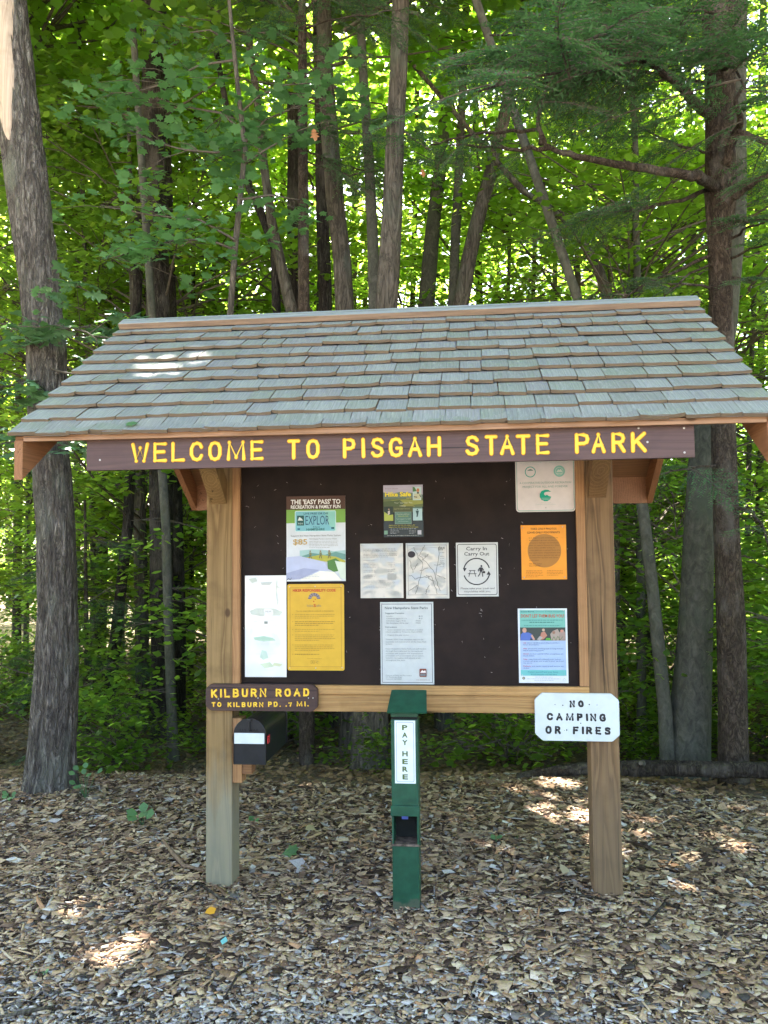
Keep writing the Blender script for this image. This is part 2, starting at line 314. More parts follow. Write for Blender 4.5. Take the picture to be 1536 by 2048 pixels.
# ------------------------------------------------------------------ ground
def build_ground():
    xs = np.unique(np.r_[-320, -160, -80, -40, np.arange(-24, 24.1, .4), 40, 80, 160, 320]); ys = np.unique(np.r_[-320, -160, -80, -40, -20, -12, np.arange(-8, 40, .4), 60, 90, 160, 320])
    V = [(x, y, gz(x, min(y, 45))) for y in ys for x in xs]; nx = len(xs)
    F = [(j*nx+i, j*nx+i+1, (j+1)*nx+i+1, (j+1)*nx+i) for j in range(len(ys)-1) for i in range(nx-1)]
    me = npmesh('ground', V, F, M['ground'], smooth=True); tag(link('ground', me), kind='structure')
build_ground()
def gzv(X, Y): return np.array([gz(a, b) for a, b in zip(X, Y)])
def chips():
    n = 145000
    Y = -CD + 2.3 + 4.6*rng.random(n)**1.05
    d = Y+CD; X = CX - math.tan(YAW)*d + (rng.random(n)-.5)*(d*1.02+.9)
    e = 22000; Ye = rng.uniform(-3.4, 2.4, e); de = Ye+CD; side = np.where(rng.random(e) < .5, -1, 1); X = np.r_[X, CX - math.tan(YAW)*de + side*((de*1.02+.9)/2 + 3.2*rng.random(e)**1.4)]; Y = np.r_[Y, Ye]
    n = len(X); keep = (Y < 2.3 + .35*np.sin(2.1*X) - .25*rng.random(n)); X, Y = X[keep], Y[keep]; n = len(X)
    front = np.clip((-.80-Y)/.7 - .35*X*.5 + .25*np.sin(1.7*X+1)+rng.normal(0, .25, n), 0, 1)    # the greyer, finer worn strip near the lot
    L = rng.gamma(3.2, .0085, n)*(1-.62*front)+.006; W = L*rng.uniform(.28, .75, n); sl = rng.random(n) < .22; W[sl] *= .3; L[sl] *= 1.7
    T = rng.uniform(.0015, .004, n)
    a = rng.random(n)*2*np.pi; tx = rng.normal(0, .17, n); ty = rng.normal(0, .17, n)
    D = np.c_[np.cos(a), np.sin(a), tx]; D /= np.linalg.norm(D, axis=1)[:, None]
    Nn = np.c_[ty*np.sin(a)-tx*np.cos(a), -ty*np.cos(a)-tx*np.sin(a), np.ones(n)]; Nn -= D*np.sum(D*Nn, 1)[:, None]; Nn /= np.linalg.norm(Nn, axis=1)[:, None]
    B = np.cross(Nn, D); Z = gzv(X, Y)+.004+rng.random(n)**1.5*.022
    c = np.c_[X, Y, Z]; j = rng.uniform(.72, 1.15, (n, 4))
    k1 = rng.uniform(-.25, .25, (n, 1))
    top = []
    for q, (sx, sy) in enumerate(((-1, -1), (1, -1), (1, 1), (-1, 1))):
        top.append(c + D*(L*.5*sx*j[:, q])[:, None] + B*(W*.5*sy*j[:, (q+1) % 4])[:, None] + D*(k1[:, 0]*L*.5*sy)[:, None])
    bot = [t - Nn*T[:, None] for t in top]
    V = np.stack(top+bot, 1).reshape(-1, 3); o = (np.arange(n)*8)[:, None]
    nr = np.nonzero((Y < .05) & (np.abs(X) < 3.0))[0]; ids = np.concatenate([np.arange(n)]+[nr]*4)      # the thin edges are built where they are wide enough to see
    F = np.concatenate([o+np.array((0, 1, 2, 3))]+[o[nr]+np.array(q) for q in ((0, 4, 5, 1), (1, 5, 6, 2), (2, 6, 7, 3), (3, 7, 4, 0))], 0)
    pal = np.array([(.52, .375, .245), (.43, .30, .19), (.60, .47, .33), (.30, .20, .13), (.18, .115, .08), (.06, .04, .03), (.38, .295, .22), (.68, .55, .43), (.44, .25, .14)])
    pr = np.array([.15, .16, .06, .18, .17, .17, .07, .01, .05]); ix = rng.choice(len(pal), n, p=pr/pr.sum()); col = pal[ix]
    pal2 = np.array([(.40, .365, .355), (.30, .27, .265), (.50, .46, .45), (.18, .16, .155), (.07, .06, .055), (.58, .54, .52), (.42, .36, .30)])
    col2 = pal2[rng.integers(0, len(pal2), n)]; gm = (rng.random(n) < .10+.8*front)[:, None]
    col = np.where(gm, col2, col)*rng.uniform(.8, 1.15, (n, 1))
    me = npmesh('wood_chip_mulch', V, F, M['chips'], col[ids]); tag(link('wood_chip_mulch', me), 'tan and grey wood chip mulch spread around the kiosk posts', 'mulch', kind='stuff')
chips()

# ------------------------------------------------------------------ leaves
TEMPL = {}
def tmpl(name, v, f): TEMPL[name] = (np.array(v, float), np.array(f))
tmpl('kite', [(0, -.5, 0), (.33, .02, -.05), (0, .5, -.06), (-.33, .02, -.05)], [(0, 1, 2), (0, 2, 3)])
tmpl('mid', [(0, -.5, 0), (.30, -.22, -.04), (.42, .16, -.07), (0, .52, -.08), (-.42, .16, -.07), (-.30, -.22, -.04)], [(0, 1, 2), (0, 2, 3), (0, 3, 4), (0, 4, 5)])
mp = [(0, -.48), (.20, -.34), (.42, -.36), (.34, -.10), (.56, .08), (.26, .14), (.26, .34), (.13, .30), (0, .56), (-.13, .30), (-.26, .34), (-.26, .14), (-.56, .08), (-.34, -.10), (-.42, -.36), (-.20, -.34)]
tmpl('maple', [(0, 0, .03)]+[(x, y, -.18*(x*x+y*y)) for x, y in mp], [(0, i, i % 16+1) for i in range(1, 17)])
ok = [(0, -.5), (.10, -.38), (.20, -.30), (.10, -.18), (.30, -.06), (.13, .03), (.34, .20), (.14, .26), (.12, .44), (0, .54), (-.12, .44), (-.14, .26), (-.34, .20), (-.13, .03), (-.30, -.06), (-.10, -.18), (-.20, -.30), (-.10, -.38)]
tmpl('oak', [(0, 0, .03)]+[(x, y, -.22*abs(x)-.15*y*y) for x, y in ok], [(0, i, i % 18+1) for i in range(1, 19)])
tmpl('sprig', [(0, -.5, 0), (.17, -.05, -.02), (0, .5, -.03), (-.17, -.05, -.02)], [(0, 1, 2), (0, 2, 3)])
def place_leaves(Cc, Nn, D, S, t):
    T, F = TEMPL[t]; D = D - Nn*np.sum(D*Nn, 1)[:, None]; D /= np.linalg.norm(D, axis=1)[:, None]+1e-9; B = np.cross(D, Nn)
    V = Cc[:, None, :] + S[:, None, None]*(T[None, :, 0, None]*B[:, None, :] + T[None, :, 1, None]*D[:, None, :] + T[None, :, 2, None]*Nn[:, None, :])
    n = len(Cc); FF = (np.arange(n)*len(T))[:, None, None] + F[None]
    return V.reshape(-1, 3), FF.reshape(-1, 3), np.repeat(rng.random(n)*.75, len(F))
def spray_leaves(cen, ax, rad, nl, size, jit=.38, thick=.07, lay=.75):
    # cen (m,3) spray centres, ax (m,2) outward direction
    m_ = len(cen); idx = np.repeat(np.arange(m_), nl); n = len(idx)
    r = np.sqrt(rng.random(n))*rad[idx]; ph = rng.random(n)*2*np.pi
    u = r*np.cos(ph); v = r*np.sin(ph)*lay
    a = np.c_[ax, np.zeros(m_)][idx]; b = np.c_[-ax[:, 1], ax[:, 0], np.zeros(m_)][idx]
    tilt = rng.normal(-.12, .16, m_)[idx]; roll = rng.normal(0, .14, m_)[idx]
    z = u*tilt + v*roll - .12*(u/rad[idx])**2*rad[idx] + rng.normal(0, thick, n)
    Cc = cen[idx] + a*u[:, None] + b*v[:, None]; Cc[:, 2] += z
    Nn = np.c_[rng.normal(0, jit, n), rng.normal(0, jit, n), np.ones(n)] - a*(tilt*1.0)[:, None]*0 - b*0
    Nn /= np.linalg.norm(Nn, axis=1)[:, None]
    D = a*(u/rad[idx]*.8+.5)[:, None] + b*(v/rad[idx])[:, None] + rng.normal(0, .45, (n, 3)); D[:, 2] -= .25
    return Cc, Nn, D, size*rng.uniform(.65, 1.25, n)
def crown(name, z0, z1, R, ns, nl, size, t, mat, srad=.75, shape='egg'):
    u = rng.random(ns); z = z0 + (z1-z0)*u
    prof = np.sin(np.pi*np.clip(u*.86+.1, 0, 1))**.6 if shape == 'egg' else (1.05-u)**.6
    rr = R*prof*np.sqrt(rng.uniform(.08, 1, ns)); ph = rng.random(ns)*2*np.pi
    cen = np.c_[rr*np.cos(ph), rr*np.sin(ph), z]; ax = np.c_[np.cos(ph), np.sin(ph)]
    rad = srad*rng.uniform(.6, 1.3, ns)
    V, F, A = place_leaves(*spray_leaves(cen, ax, rad, nl, size), t)
    me = npmesh(name, V, F, mat, A)
    b = MB()
    for i in range(ns):
        c = Vector(cen[i]); st = Vector((0, 0, max(.1, c.z - (.05+.28*rr[i]) - .25*random.random()))); mid = (st+c)/2 + Vector((random.uniform(-.1, .1), random.uniform(-.1, .1), random.uniform(-.05, .12)))
        r0 = .004+.005*rr[i]; tip = c + Vector((ax[i][0], ax[i][1], -.1))*rad[i]*.6
        b.tube([st, mid, c, tip], [r0*1.5, r0, r0*.6, .003], 4, caps=False)
        for q in range(2):
            an = math.atan2(ax[i][1], ax[i][0])+random.uniform(.5, 1.1)*(1 if q else -1)
            b.tube([mid.lerp(c, .6), c.lerp(mid, .1)+Vector((math.cos(an), math.sin(an), 0))*rad[i]*.6], [r0*.5, .0025], 3, caps=False)
    lm = bpy.data.meshes.new('limbs'); lm.from_pydata(b.v, [], b.f); lm.materials.append(M['twig']); lm.update()
    return me, lm
CAN = [crown('crown', 7.8, 16.0, 3.3, 84, 118, .145, 'mid', M[['leaf', 'leaf2', 'leaf'][i]], .95) for i in range(3)]
HIGH = [crown('crown', 7.2, 14.5, 2.9, 26, 105, .125, 'mid', M[['leaf2', 'leaf'][i]], .9) for i in range(2)]
OPEN = [crown('crown', 3.0, 11.5, 2.7, 45, 130, .105, 'mid', M[['leaf2', 'leaf', 'leaf2'][i]], .85) for i in range(3)]
MIDS = [crown('crown', 1.5, 8.0, 2.2, 56, 135, .085, 'mid', M[['leaf2', 'leaf', 'leaf2'][i]], .72) for i in range(3)]
SAP = [crown('crown', .35, 2.6, .95, 30, 70, .066, 'mid', M[['leaf', 'leaf2', 'leaf'][i]], .42) for i in range(3)]
BUSH = [crown('crown', .12, .75, .55, 18, 42, .06, 'mid', M[['leaf', 'leaf2'][i]], .3) for i in range(2)]

# ------------------------------------------------------------------ trunks
def trunk_mesh(path, k=20, furrow=.05, flare=.0):
    """path: list of (Vector, radius), base first"""
    pts = []
    for i in range(len(path)-1):
        a, ra = path[i]; b, rb = path[i+1]; n = max(1, int((b-a).length/(.16 if k < 80 else .07 if a.z < 7 else .5))) if k > 12 else max(1, int((b-a).length/.6))
        for j in range(n): t = j/n; pts.append((a.lerp(b, t), ra+(rb-ra)*t))
    pts.append(path[-1]); V = []; F = []; z0 = path[0][0].z
    for i, (p, r) in enumerate(pts):
        for j in range(k):
            an = 2*math.pi*j/k; d = Vector((math.cos(an), math.sin(an), 0))
            nn = mnoise.noise(Vector((d.x*2.4/r*.12+p.x*7, d.y*2.4/r*.12, p.z*.9)))*.9 + mnoise.noise(d*1.1+Vector((p.x, 5, p.z*1.3)))*1.2
            rr = r*(1+furrow*nn)
            if k >= 80: fq = mnoise.noise(Vector((d.x*5.5+p.x, d.y*5.5, p.z*2.2))); rr += .016*(min(1, abs(fq)*3.2)-.6) + .006*mnoise.noise(Vector((d.x*14, d.y*14, p.z*9)))
            if flare: h = p.z-z0; rr += r*flare*math.exp(-h/.16)*(1+.45*math.sin(an*3+1.3)+.3*math.sin(an*5))
            V.append(p+d*rr)
    n = len(pts)
    for i in range(n-1):
        for j in range(k): a = i*k+j; b = i*k+(j+1) % k; F.append((a, b, b+k, a+k))
    F.append(tuple((n-1)*k+j for j in range(k)))
    return V, F
def from_px(pts, y, lean=0.):
    """pts: (px, py, width px) top to bottom -> path base first, carried down to the ground and up to height"""
    out = []
    for i, (px, py, wd) in enumerate(pts):
        p = P(px, py, y); dep = (p-CAM).dot(Fv); out.append((p, wd*dep/FPX/2))
    out = out[::-1]
    b, rb = out[0]; c, _ = out[1]; g = gz(b.x, b.y)-.12
    if b.z > g+.02:
        d = (b-c); t = (b.z-g)/max(.2, abs(d.z)); t = t if abs(d.z) > .2 else 0
        base = Vector((b.x+d.x*min(t, 1.2)*.6, b.y, g)); out.insert(0, (base, rb*1.08))
    a, ra = out[-1]; e, _ = out[-2]; d = (a-e).normalized(); H = 15.5
    if a.z < H and d.z > .3:
        L = (H-a.z)/max(d.z, .6); out.append((Vector((a.x+d.x*L*.5, a.y, a.z+(H-a.z)*.5)), ra*.72)); out.append((Vector((a.x+d.x*L*.8, a.y+.1, H)), ra*.3))
    return out
def copyme(name, me, parent, loc=(0, 0, 0), rz=0, s=1, sz=None):
    return link(name, me, parent, Matrix.LocRotScale(Vector(loc), Matrix.Rotation(rz, 3, 'Z').to_quaternion(), Vector((s, s, sz or s))))
def tree(name, label, cat, path, mat, crowns, group=None, k=20, furrow=.05, flare=.25, extra=None):
    b = path[0][0]; t = thing(name, label, cat, (b.x, b.y, gz(b.x, b.y)), 0, group); o = t.location
    V, F = trunk_mesh([(p-Vector(o), r) for p, r in path], k, furrow, flare)
    me = bpy.data.meshes.new('trunk'); me.from_pydata(V, [], F); me.materials.append(mat); me.polygons.foreach_set('use_smooth', [True]*len(me.polygons)); me.update()
    link('trunk', me, t)
    top = path[-1][0]; md = path[len(path)//2][0]
    for ci, kind in enumerate(crowns):
        cm, lm = random.choice({'can': CAN, 'mid': MIDS, 'sap': SAP, 'open': OPEN, 'high': HIGH}[kind]); a = random.uniform(0, 6.28); s = random.uniform(.9, 1.12)
        p = (path[-2][0] if kind in ('can', 'high') else b) - Vector(o); loc = (p.x + (random.uniform(-2.2, 2.2) if ci else 0), p.y + (random.uniform(-2.4, .6) if ci else 0), 0)  # crowns after the first stand off the trunk, added overhead for shade
        copyme('crown', cm, t, loc, a, s); copyme('limbs', lm, t, loc, a, s)
    return t

# ------------------------------------------------------------------ the kiosk
S_, PW = .982, .14
ZE, YE, ZR, YR = 2.217, -1.0485, 2.995, .0698       # eave and ridge lines of the shingle tops
RX0, RX1 = -1.556, 1.512
PITCH = math.atan2(ZR-ZE, YR-YE); SLEN = math.hypot(ZR-ZE, YR-YE)
kiosk = thing('notice_board_kiosk', 'wooden trailhead kiosk with shingled gable roof on two square posts', 'kiosk')
for s, mt in ((-1, 'post_l'), (1, 'post_r')):
    x = s*S_
    o = MB().box(x-PW/2, x+PW/2, 0, PW, -.2, 2.86, .006).build('post', M[mt], kiosk)
    o['label'] = 'left post, pale and greenish towards its foot' if s < 0 else 'right post, brown with a big knot low down'
# board, frame, beams
MB().box(-.90, .895, .03, .045, 1.015, 2.48).build('backboard', M['panel'], kiosk)
MB().box(-.912, -.872, .0, .029, 1.042, 2.55, .002).build('frame_strip', M['trim'], kiosk)
MB().box(.868, .912, .0, .029, 1.042, 2.55, .002).build('frame_strip', M['trim'], kiosk)
MB().box(-.912, .912, -.001, .0285, .995, 1.040, .002).build('bottom_rail', M['trimx'], kiosk)
MB().box(-.912, .912, .012, .05, .905, .993, .003).build('crossbeam', M['beam'], kiosk)
MB().box(-.912, .912, .055, .093, 2.55, 2.69, .003).build('top_beam', M['beam'], kiosk)
def slope(yf, back=False):          # matrix of a roof slope: x along, y up the slope, z out
    a = PITCH
    if not back: R = Matrix(((1, 0, 0), (0, math.cos(a), -math.sin(a)), (0, math.sin(a), math.cos(a)))); o = Vector((0, YE, ZE))
    else: R = Matrix(((-1, 0, 0), (0, -math.cos(a), math.sin(a)), (0, math.sin(a), math.cos(a)))); o = Vector((0, 2*YR-YE, ZE))
    q = R.to_4x4(); q.translation = o; return q
MF, MK = slope(0), slope(0, True)
def onslope(Mx, x0, x1, y0, y1, z0, z1, name, mat, parent, bev=.002):
    if Mx is MK: x0, x1 = -x1, -x0
    b = MB().box(x0, x1, y0, y1, z0, z1, bev); b.v = [tuple(Mx @ Vector(p)) for p in b.v]; return b.build(name, mat, parent)
roof = onslope(MF, RX0+.02, RX1-.02, .015, SLEN-.01, -.042, -.026, 'roof', M['deck'], kiosk, 0)
onslope(MK, RX0+.02, RX1-.02, .015, SLEN-.022, -.042, -.026, 'roof', M['deck'], kiosk, 0)
# rafters over the posts and in the middle, rakes at both gable ends, fascia and ridge cap
for x in (-S_-.02, 0, S_-.02):
    for Mx in (MF, MK): onslope(Mx, x, x+.038, .08, SLEN-.03, -.135, -.043, 'rafter', M['rake'], kiosk)
def rake(x0, x1, Mx, back):
    c, s_ = math.cos(PITCH), math.sin(PITCH); d = .150
    yz = [(YE+.020, ZE-.030), (YR, ZR-.045), (YR, ZR-.045-.17), (YE+.022, ZE-.040-d)]
    if back: yz = [(2*YR-y, z) for y, z in yz][::-1]
    MB().prismx(yz, x0, x1).build('rake_board', M['rake'], kiosk)
for x0, x1 in ((RX0+.022, RX0+.058), (RX1-.058, RX1-.022)):
    rake(x0, x1, MF, False); rake(x0, x1, MK, True)
MB().box(RX0+.0585, RX1-.0585, YE+.024, YE+.046, ZE-.031, ZE-.006, .002).build('fascia', M['fascia'], kiosk)
MB().box(RX0+.0585, RX1-.0585, 2*YR-YE-.042, 2*YR-YE-.018, ZE-.19, ZE-.022, .002).build('fascia', M['rake'], kiosk).__setitem__('label', 'rear fascia board seen below the roof')
MB().box(-1.20, 1.16, -.965, -.927, 2.075, 2.165, .002).build('purlin', M['rake'], kiosk)
for x in (-S_, S_):
    b = MB().prismx([(-.001, 1.985), (-.001, 2.11), (-.52, 2.56), (-.52, 2.44)][::-1], x-.048+(.0 if x < 0 else -.006), x+.040+(.0 if x < 0 else -.006))
    b.build('knee_brace', M['beam' if False else 'post_l' if x < 0 else 'post_r'], kiosk)
cap = onslope(MF, RX0+.01, RX1-.005, SLEN-.078, SLEN+.002, -.006, .026, 'ridge_cap', M['capwood'], kiosk, .003)
onslope(MK, RX0+.01, RX1-.005, SLEN-.080, SLEN-.014, -.006, .026, 'ridge_cap', M['capwood'], kiosk, .003)
# shingles
def shingle_mesh(i):
    r = random.Random(i); nx = 4; v = []; L = .205
    for q in range(nx+1):
        x = -.5+q/nx; cup = .0045*r.uniform(-.4, 1)*(2*x)**2 + r.uniform(-.001, .0015); dy = r.uniform(-.003, .003)
        v += [(x, dy, cup+.0005), (x, dy, cup+.0145+r.uniform(-.0012, .0012)), (x, L*.55, .010+cup*.4), (x, L, .0035)]
    f = []
    for q in range(nx):
        a, b = q*4, q*4+4
        f += [(a, b, b+1, a+1), (a+1, b+1, b+2, a+2), (a+2, b+2, b+3, a+3)]
    f += [(0, 1, 2, 3), (nx*4+3, nx*4+2, nx*4+1, nx*4), (0, 3, nx*4+3, nx*4)]
    me = bpy.data.meshes.new('shingle'); me.from_pydata(v, [], f); me.materials.append(M['shingle']); me.update(); return me
SH = [shingle_mesh(i) for i in range(10)]
EXPO = SLEN/10.15
count = 0
for c in range(-1, 10):
    y0 = max(0, c)*EXPO + (.006 if c < 0 else 0); x = RX0 + random.uniform(-.004, .004); zoff = -.017 + (.0 if c < 0 else .004) 
    end = RX1
    while x < end-.02:
        wd = random.choice([.095, .11, .125, .135, .15, .17, .20, .125, .145]) * random.uniform(.94, 1.06)
        if x+wd > end-.06: wd = end - x + random.uniform(-.003, .004)
        tl = math.atan2(.0125, EXPO) if c >= 0 else 0.02
        gap = random.uniform(.0015, .004); jl = random.uniform(-.008, .006)
        if random.random() < .06: jl -= .008
        mt = MF @ Matrix.Translation((x+wd/2, y0+jl, zoff+random.uniform(0, .0025))) @ Matrix.Rotation(-tl, 4, 'X') @ Matrix.Rotation(random.gauss(0, .006), 4, 'Z') @ Matrix.Diagonal((wd-gap, 1 if c < 9 else .62, 1, 1))
        link('shingle', random.choice(SH), roof, mt); x += wd; count += 1
# rear courses, seen only edge-on from the side
rb = MB()
for c in range(10):
    y0 = c*EXPO; rb.add([MK @ Vector(p) for p in ((RX0, y0, -.013), (RX1, y0, -.013), (RX1, y0, .002), (RX0, y0, .002), (RX0, y0+.19, -.018), (RX1, y0+.19, -.018))], [(0, 1, 2, 3), (3, 2, 5, 4), (0, 3, 4), (1, 5, 2)])
for p in range(len(rb.v)): rb.v[p] = (-rb.v[p][0], rb.v[p][1], rb.v[p][2])
rc = rb.build('rear_shingles', M['shingle'], kiosk); rc['kind'] = 'stuff'
# staples and pinholes left in the board
sb = MB()
for i in range(120):
    x, z = random.uniform(-.86, .86), random.uniform(1.06, 2.1); a = random.uniform(0, 3.1); l = random.uniform(.002, .007)
    sb.add([(x-l*math.cos(a), .0285, z-l*math.sin(a)), (x+l*math.cos(a), .0285, z+l*math.sin(a)), (x+l*math.cos(a)+.001, .0285, z+l*math.sin(a)+.002), (x-l*math.cos(a)+.0005, .0285, z-l*math.sin(a)+.002)], [(0, 1, 2, 3)])
sb.build('staples', plain('old_staples', (.32, .28, .27), .5, .2, 20), kiosk)['kind'] = 'stuff'

# ------------------------------------------------------------------ lettering
STROKE = {   # strokes on a unit cell: x 0..w, z 0..1
 'W': (1.15, [[(0, 1), (.27, 0), (.575, .78), (.88, 0), (1.15, 1)]]), 'E': (.68, [[(.68, 1), (0, 1), (0, 0), (.68, 0)], [(0, .52), (.58, .52)]]),
 'L': (.66, [[(0, 1), (0, 0), (.66, 0)]]), 'C': (.72, [[(.72, .76), (.62, .93), (.4, 1), (.16, .93), (0, .68), (0, .32), (.16, .07), (.4, 0), (.62, .07), (.72, .24)]]),
 'O': (.72, [[(.36, 1), (.13, .93), (0, .7), (0, .3), (.13, .07), (.36, 0), (.59, .07), (.72, .3), (.72, .7), (.59, .93), (.36, 1)]]),
 'M': (.98, [[(0, 0), (.06, 1), (.49, .1), (.92, 1), (.98, 0)]]), 'T': (.7, [[(0, 1), (.7, 1)], [(.35, 1), (.35, 0)]]),
 'P': (.66, [[(0, 0), (0, 1), (.42, 1), (.6, .92), (.66, .74), (.6, .56), (.42, .48), (0, .48)]]), 'I': (.02, [[(0, 1), (.02, 0)]]),
 'S': (.70, [[(.68, .82), (.55, .96), (.35, 1), (.12, .95), (.03, .77), (.12, .6), (.36, .52), (.6, .42), (.69, .24), (.58, .06), (.34, 0), (.12, .04), (0, .18)]]),
 'G': (.74, [[(.72, .78), (.6, .95), (.38, 1), (.13, .92), (0, .68), (0, .32), (.13, .08), (.38, 0), (.6, .04), (.74, .14), (.74, .44), (.46, .44)]]),
 'A': (.78, [[(0, 0), (.39, 1), (.78, 0)], [(.16, .36), (.62, .36)]]), 'H': (.7, [[(0, 1), (0, 0)], [(.7, 1), (.7, 0)], [(0, .52), (.7, .52)]]),
 'R': (.68, [[(0, 0), (0, 1), (.42, 1), (.6, .92), (.66, .75), (.6, .58), (.42, .5), (0, .5)], [(.34, .5), (.68, 0)]]), 'K': (.68, [[(0, 1), (0, 0)], [(.66, 1), (.03, .42)], [(.22, .58), (.68, 0)]]),
 'B': (.66, [[(0, 0), (0, 1), (.4, 1), (.58, .9), (.6, .73), (.5, .56), (0, .53)], [(.45, .53), (.62, .42), (.66, .24), (.57, .07), (.4, 0), (0, 0)]]),
 'U': (.7, [[(0, 1), (0, .3), (.12, .06), (.35, 0), (.58, .06), (.7, .3), (.7, 1)]]), 'N': (.74, [[(0, 0), (0, 1), (.74, 0), (.74, 1)]]),
 'D': (.68, [[(0, 0), (0, 1), (.36, 1), (.58, .87), (.68, .6), (.68, .4), (.58, .13), (.36, 0), (0, 0)]]), 'F': (.64, [[(.64, 1), (0, 1), (0, 0)], [(0, .52), (.52, .52)]]),
 'Y': (.74, [[(0, 1), (.37, .5), (.74, 1)], [(.37, .5), (.37, 0)]]), '.': (.02, [[(0, 0), (.02, 0)]]), '7': (.5, [[(0, .92), (.5, .95), (.28, 0)]])}
def stroke_letter(mb, ch, x, z, wd, h, r, y, fl, wob=0.):
    w0, st = STROKE[ch]; sx = wd/max(w0, .05) if w0 > .05 else h
    for pl in st:
        pts = [Vector((x+px*sx+random.uniform(-wob, wob), 0, z+pz*h+random.uniform(-wob, wob))) for px, pz in pl]
        q = MB(); q.tube(pts, r, 10, caps=False)
        for p in pts: q.ball(p, r, 10)
        mb.add([(a, y + b*fl, c) for a, b, c in q.v], q.f)
def letters(parent, specs, ypl, thick, colour_in, colour_out, name='letter', wob=0., fl=.25):
    """specs: (char, x0px, x1px, ztop px, zbottom px) read in the photo, laid on the sign's own face"""
    for ch, x0, x1, zt, zb in specs:
        a = P(x0, (zt+zb)/2, ypl); b_ = P(x1, (zt+zb)/2, ypl); T = P((x0+x1)/2, zt, ypl); B = P((x0+x1)/2, zb, ypl); r = thick/2
        args = (ch, a.x+r, B.z+r, max(.001, b_.x-a.x-2*r), T.z-B.z-2*r)
        i = MB(); stroke_letter(i, *args, r*.80, ypl-.0012, fl, wob); e = None
        o = i.build(name, colour_in, parent, True)
        if colour_out:
            e = MB(); stroke_letter(e, *args, r*1.04, ypl, fl*.45, wob); e.build('letter_edge', colour_out, o, True)
def spread(word, x0, x1, zt0, zb0, zt1=None, zb1=None, gap=.34):
    zt1 = zt0 if zt1 is None else zt1; zb1 = zb0 if zb1 is None else zb1
    ws = [max(STROKE[c][0], .02)+.22 for c in word]; tot = sum(ws)+gap*(len(word)-1); x = 0; out = []
    for c, q in zip(word, ws):
        a = x0+(x1-x0)*x/tot; b = x0+(x1-x0)*(x+q)/tot; t = x/tot
        out.append((c, a, b, zt0+(zt1-zt0)*t, zb0+(zb1-zb0)*t)); x += q+gap
    return out
# welcome sign
SY = -.9888
ws = thing('welcome_sign', 'long brown board reading WELCOME TO PISGAH STATE PARK under the eave', 'sign')
MB().box(-1.2407, 1.1975, SY, SY+.022, 2.063, 2.1985, .0015).build('board', M['sign_brown'], ws)
spec = []
for ch, a, b in zip('WELCOMETOPISGAHSTATEPARK', (262, 306, 342, 379, 416, 453, 500, 574, 612, 685, 722, 741, 777, 815, 853, 930, 969, 999, 1031, 1071, 1149, 1182, 1222, 1261), (299, 335, 371, 407, 444, 492, 528, 601, 640, 712, 731, 769, 806, 845, 883, 959, 996, 1030, 1062, 1100, 1180, 1212, 1252, 1294)):
    x = (a+b)/2; zt = 885 - (x-262)*(22.0/1010); zb = zt + 41.5 + (x-262)*.0015; spec.append((ch, a, b, zt, zb))
letters(ws, spec, SY, .0172, M['yellow'], M['orange_edge'])
for px, py in ((199, 879), (200, 920), (1277, 856), (1368, 856), (1295, 884), (1369, 905), (640, 866)):
    p = P(px, py, SY); MB().ball((p.x, SY-.0006, p.z), .0045, 8, (1, .35, 1)).build('screw', M['steel'], ws)
def octo(px0, py0, px1, py1, y, c, tilt=0.):
    a = P(px0, (py0+py1)/2, y); b = P(px1, (py0+py1)/2, y); t = P((px0+px1)/2, py0, y); u = P((px0+px1)/2, py1, y); X0, X1, Z0, Z1 = a.x, b.x, u.z, t.z
    pts = [(X0+c, Z0), (X1-c, Z0), (X1, Z0+c*.9), (X1, Z1-c*.9), (X1-c, Z1), (X0+c, Z1), (X0, Z1-c*.9), (X0, Z0+c*.9)]
    return [(x, z - tilt*(x-(X0+X1)/2)) for x, z in pts]
def slab(pts, y0, y1, name, mat, parent, bev=.003):
    import bmesh
    b = MB().prism(pts, y0, y1); o = b.build(name, mat, parent); bm = bmesh.new(); bm.from_mesh(o.data)
    bmesh.ops.recalc_face_normals(bm, faces=bm.faces[:]); bmesh.ops.bevel(bm, geom=bm.edges[:], offset=bev, segments=2, affect='EDGES'); bm.to_mesh(o.data); bm.free(); return o
KY = -.034
ks = thing('kilburn_road_sign', 'small brown plank sign reading KILBURN ROAD on the left post', 'sign')
slab(octo(411, 1369, 635, 1422.5, KY, .026, .0), KY, -.002, 'board', M['sign_brown2'], ks, .004)
sp = spread('KILBURN', 422, 533, 1378, 1396, 1376, 1394) + spread('ROAD', 551, 619, 1377, 1394, 1376, 1393)
sp2 = spread('TO', 423, 443, 1404, 1414) + spread('KILBURN', 455, 527, 1404, 1414.5) + spread('PD.', 536, 561, 1403, 1414) + spread('.7', 571, 584, 1404, 1413.5) + spread('MI.', 593, 617, 1402.5, 1413)
letters(ks, sp, KY, .0115, M['yellow'], M['orange_edge'], wob=.0012, fl=.3)
letters(ks, sp2, KY, .0075, M['yellow'], M['orange_edge'], wob=.0006, fl=.3)
for px, py in ((437, 1398), (516, 1396), (617, 1396), (626, 1396)):
    p = P(px, py, KY); MB().ball((p.x, KY-.001, p.z), .0035, 8, (1, .4, 1)).build('screw', M['steel'], ks)
NY = -.024
ns_ = thing('no_camping_sign', 'white painted clipped corner sign reading NO CAMPING OR FIRES on the right post', 'sign')
slab(octo(1070, 1387, 1239, 1482.5, NY, .036, .004), NY, -.002, 'board', M['white_paint'], ns_, .003)
sp = spread('NO', 1138, 1168, 1400, 1415.5) + spread('CAMPING', 1093, 1212, 1425, 1441.5, 1427, 1444) + spread('OR', 1090.5, 1122, 1451, 1468.5) + spread('FIRES', 1145, 1222, 1452, 1469, 1453.5, 1470.5)
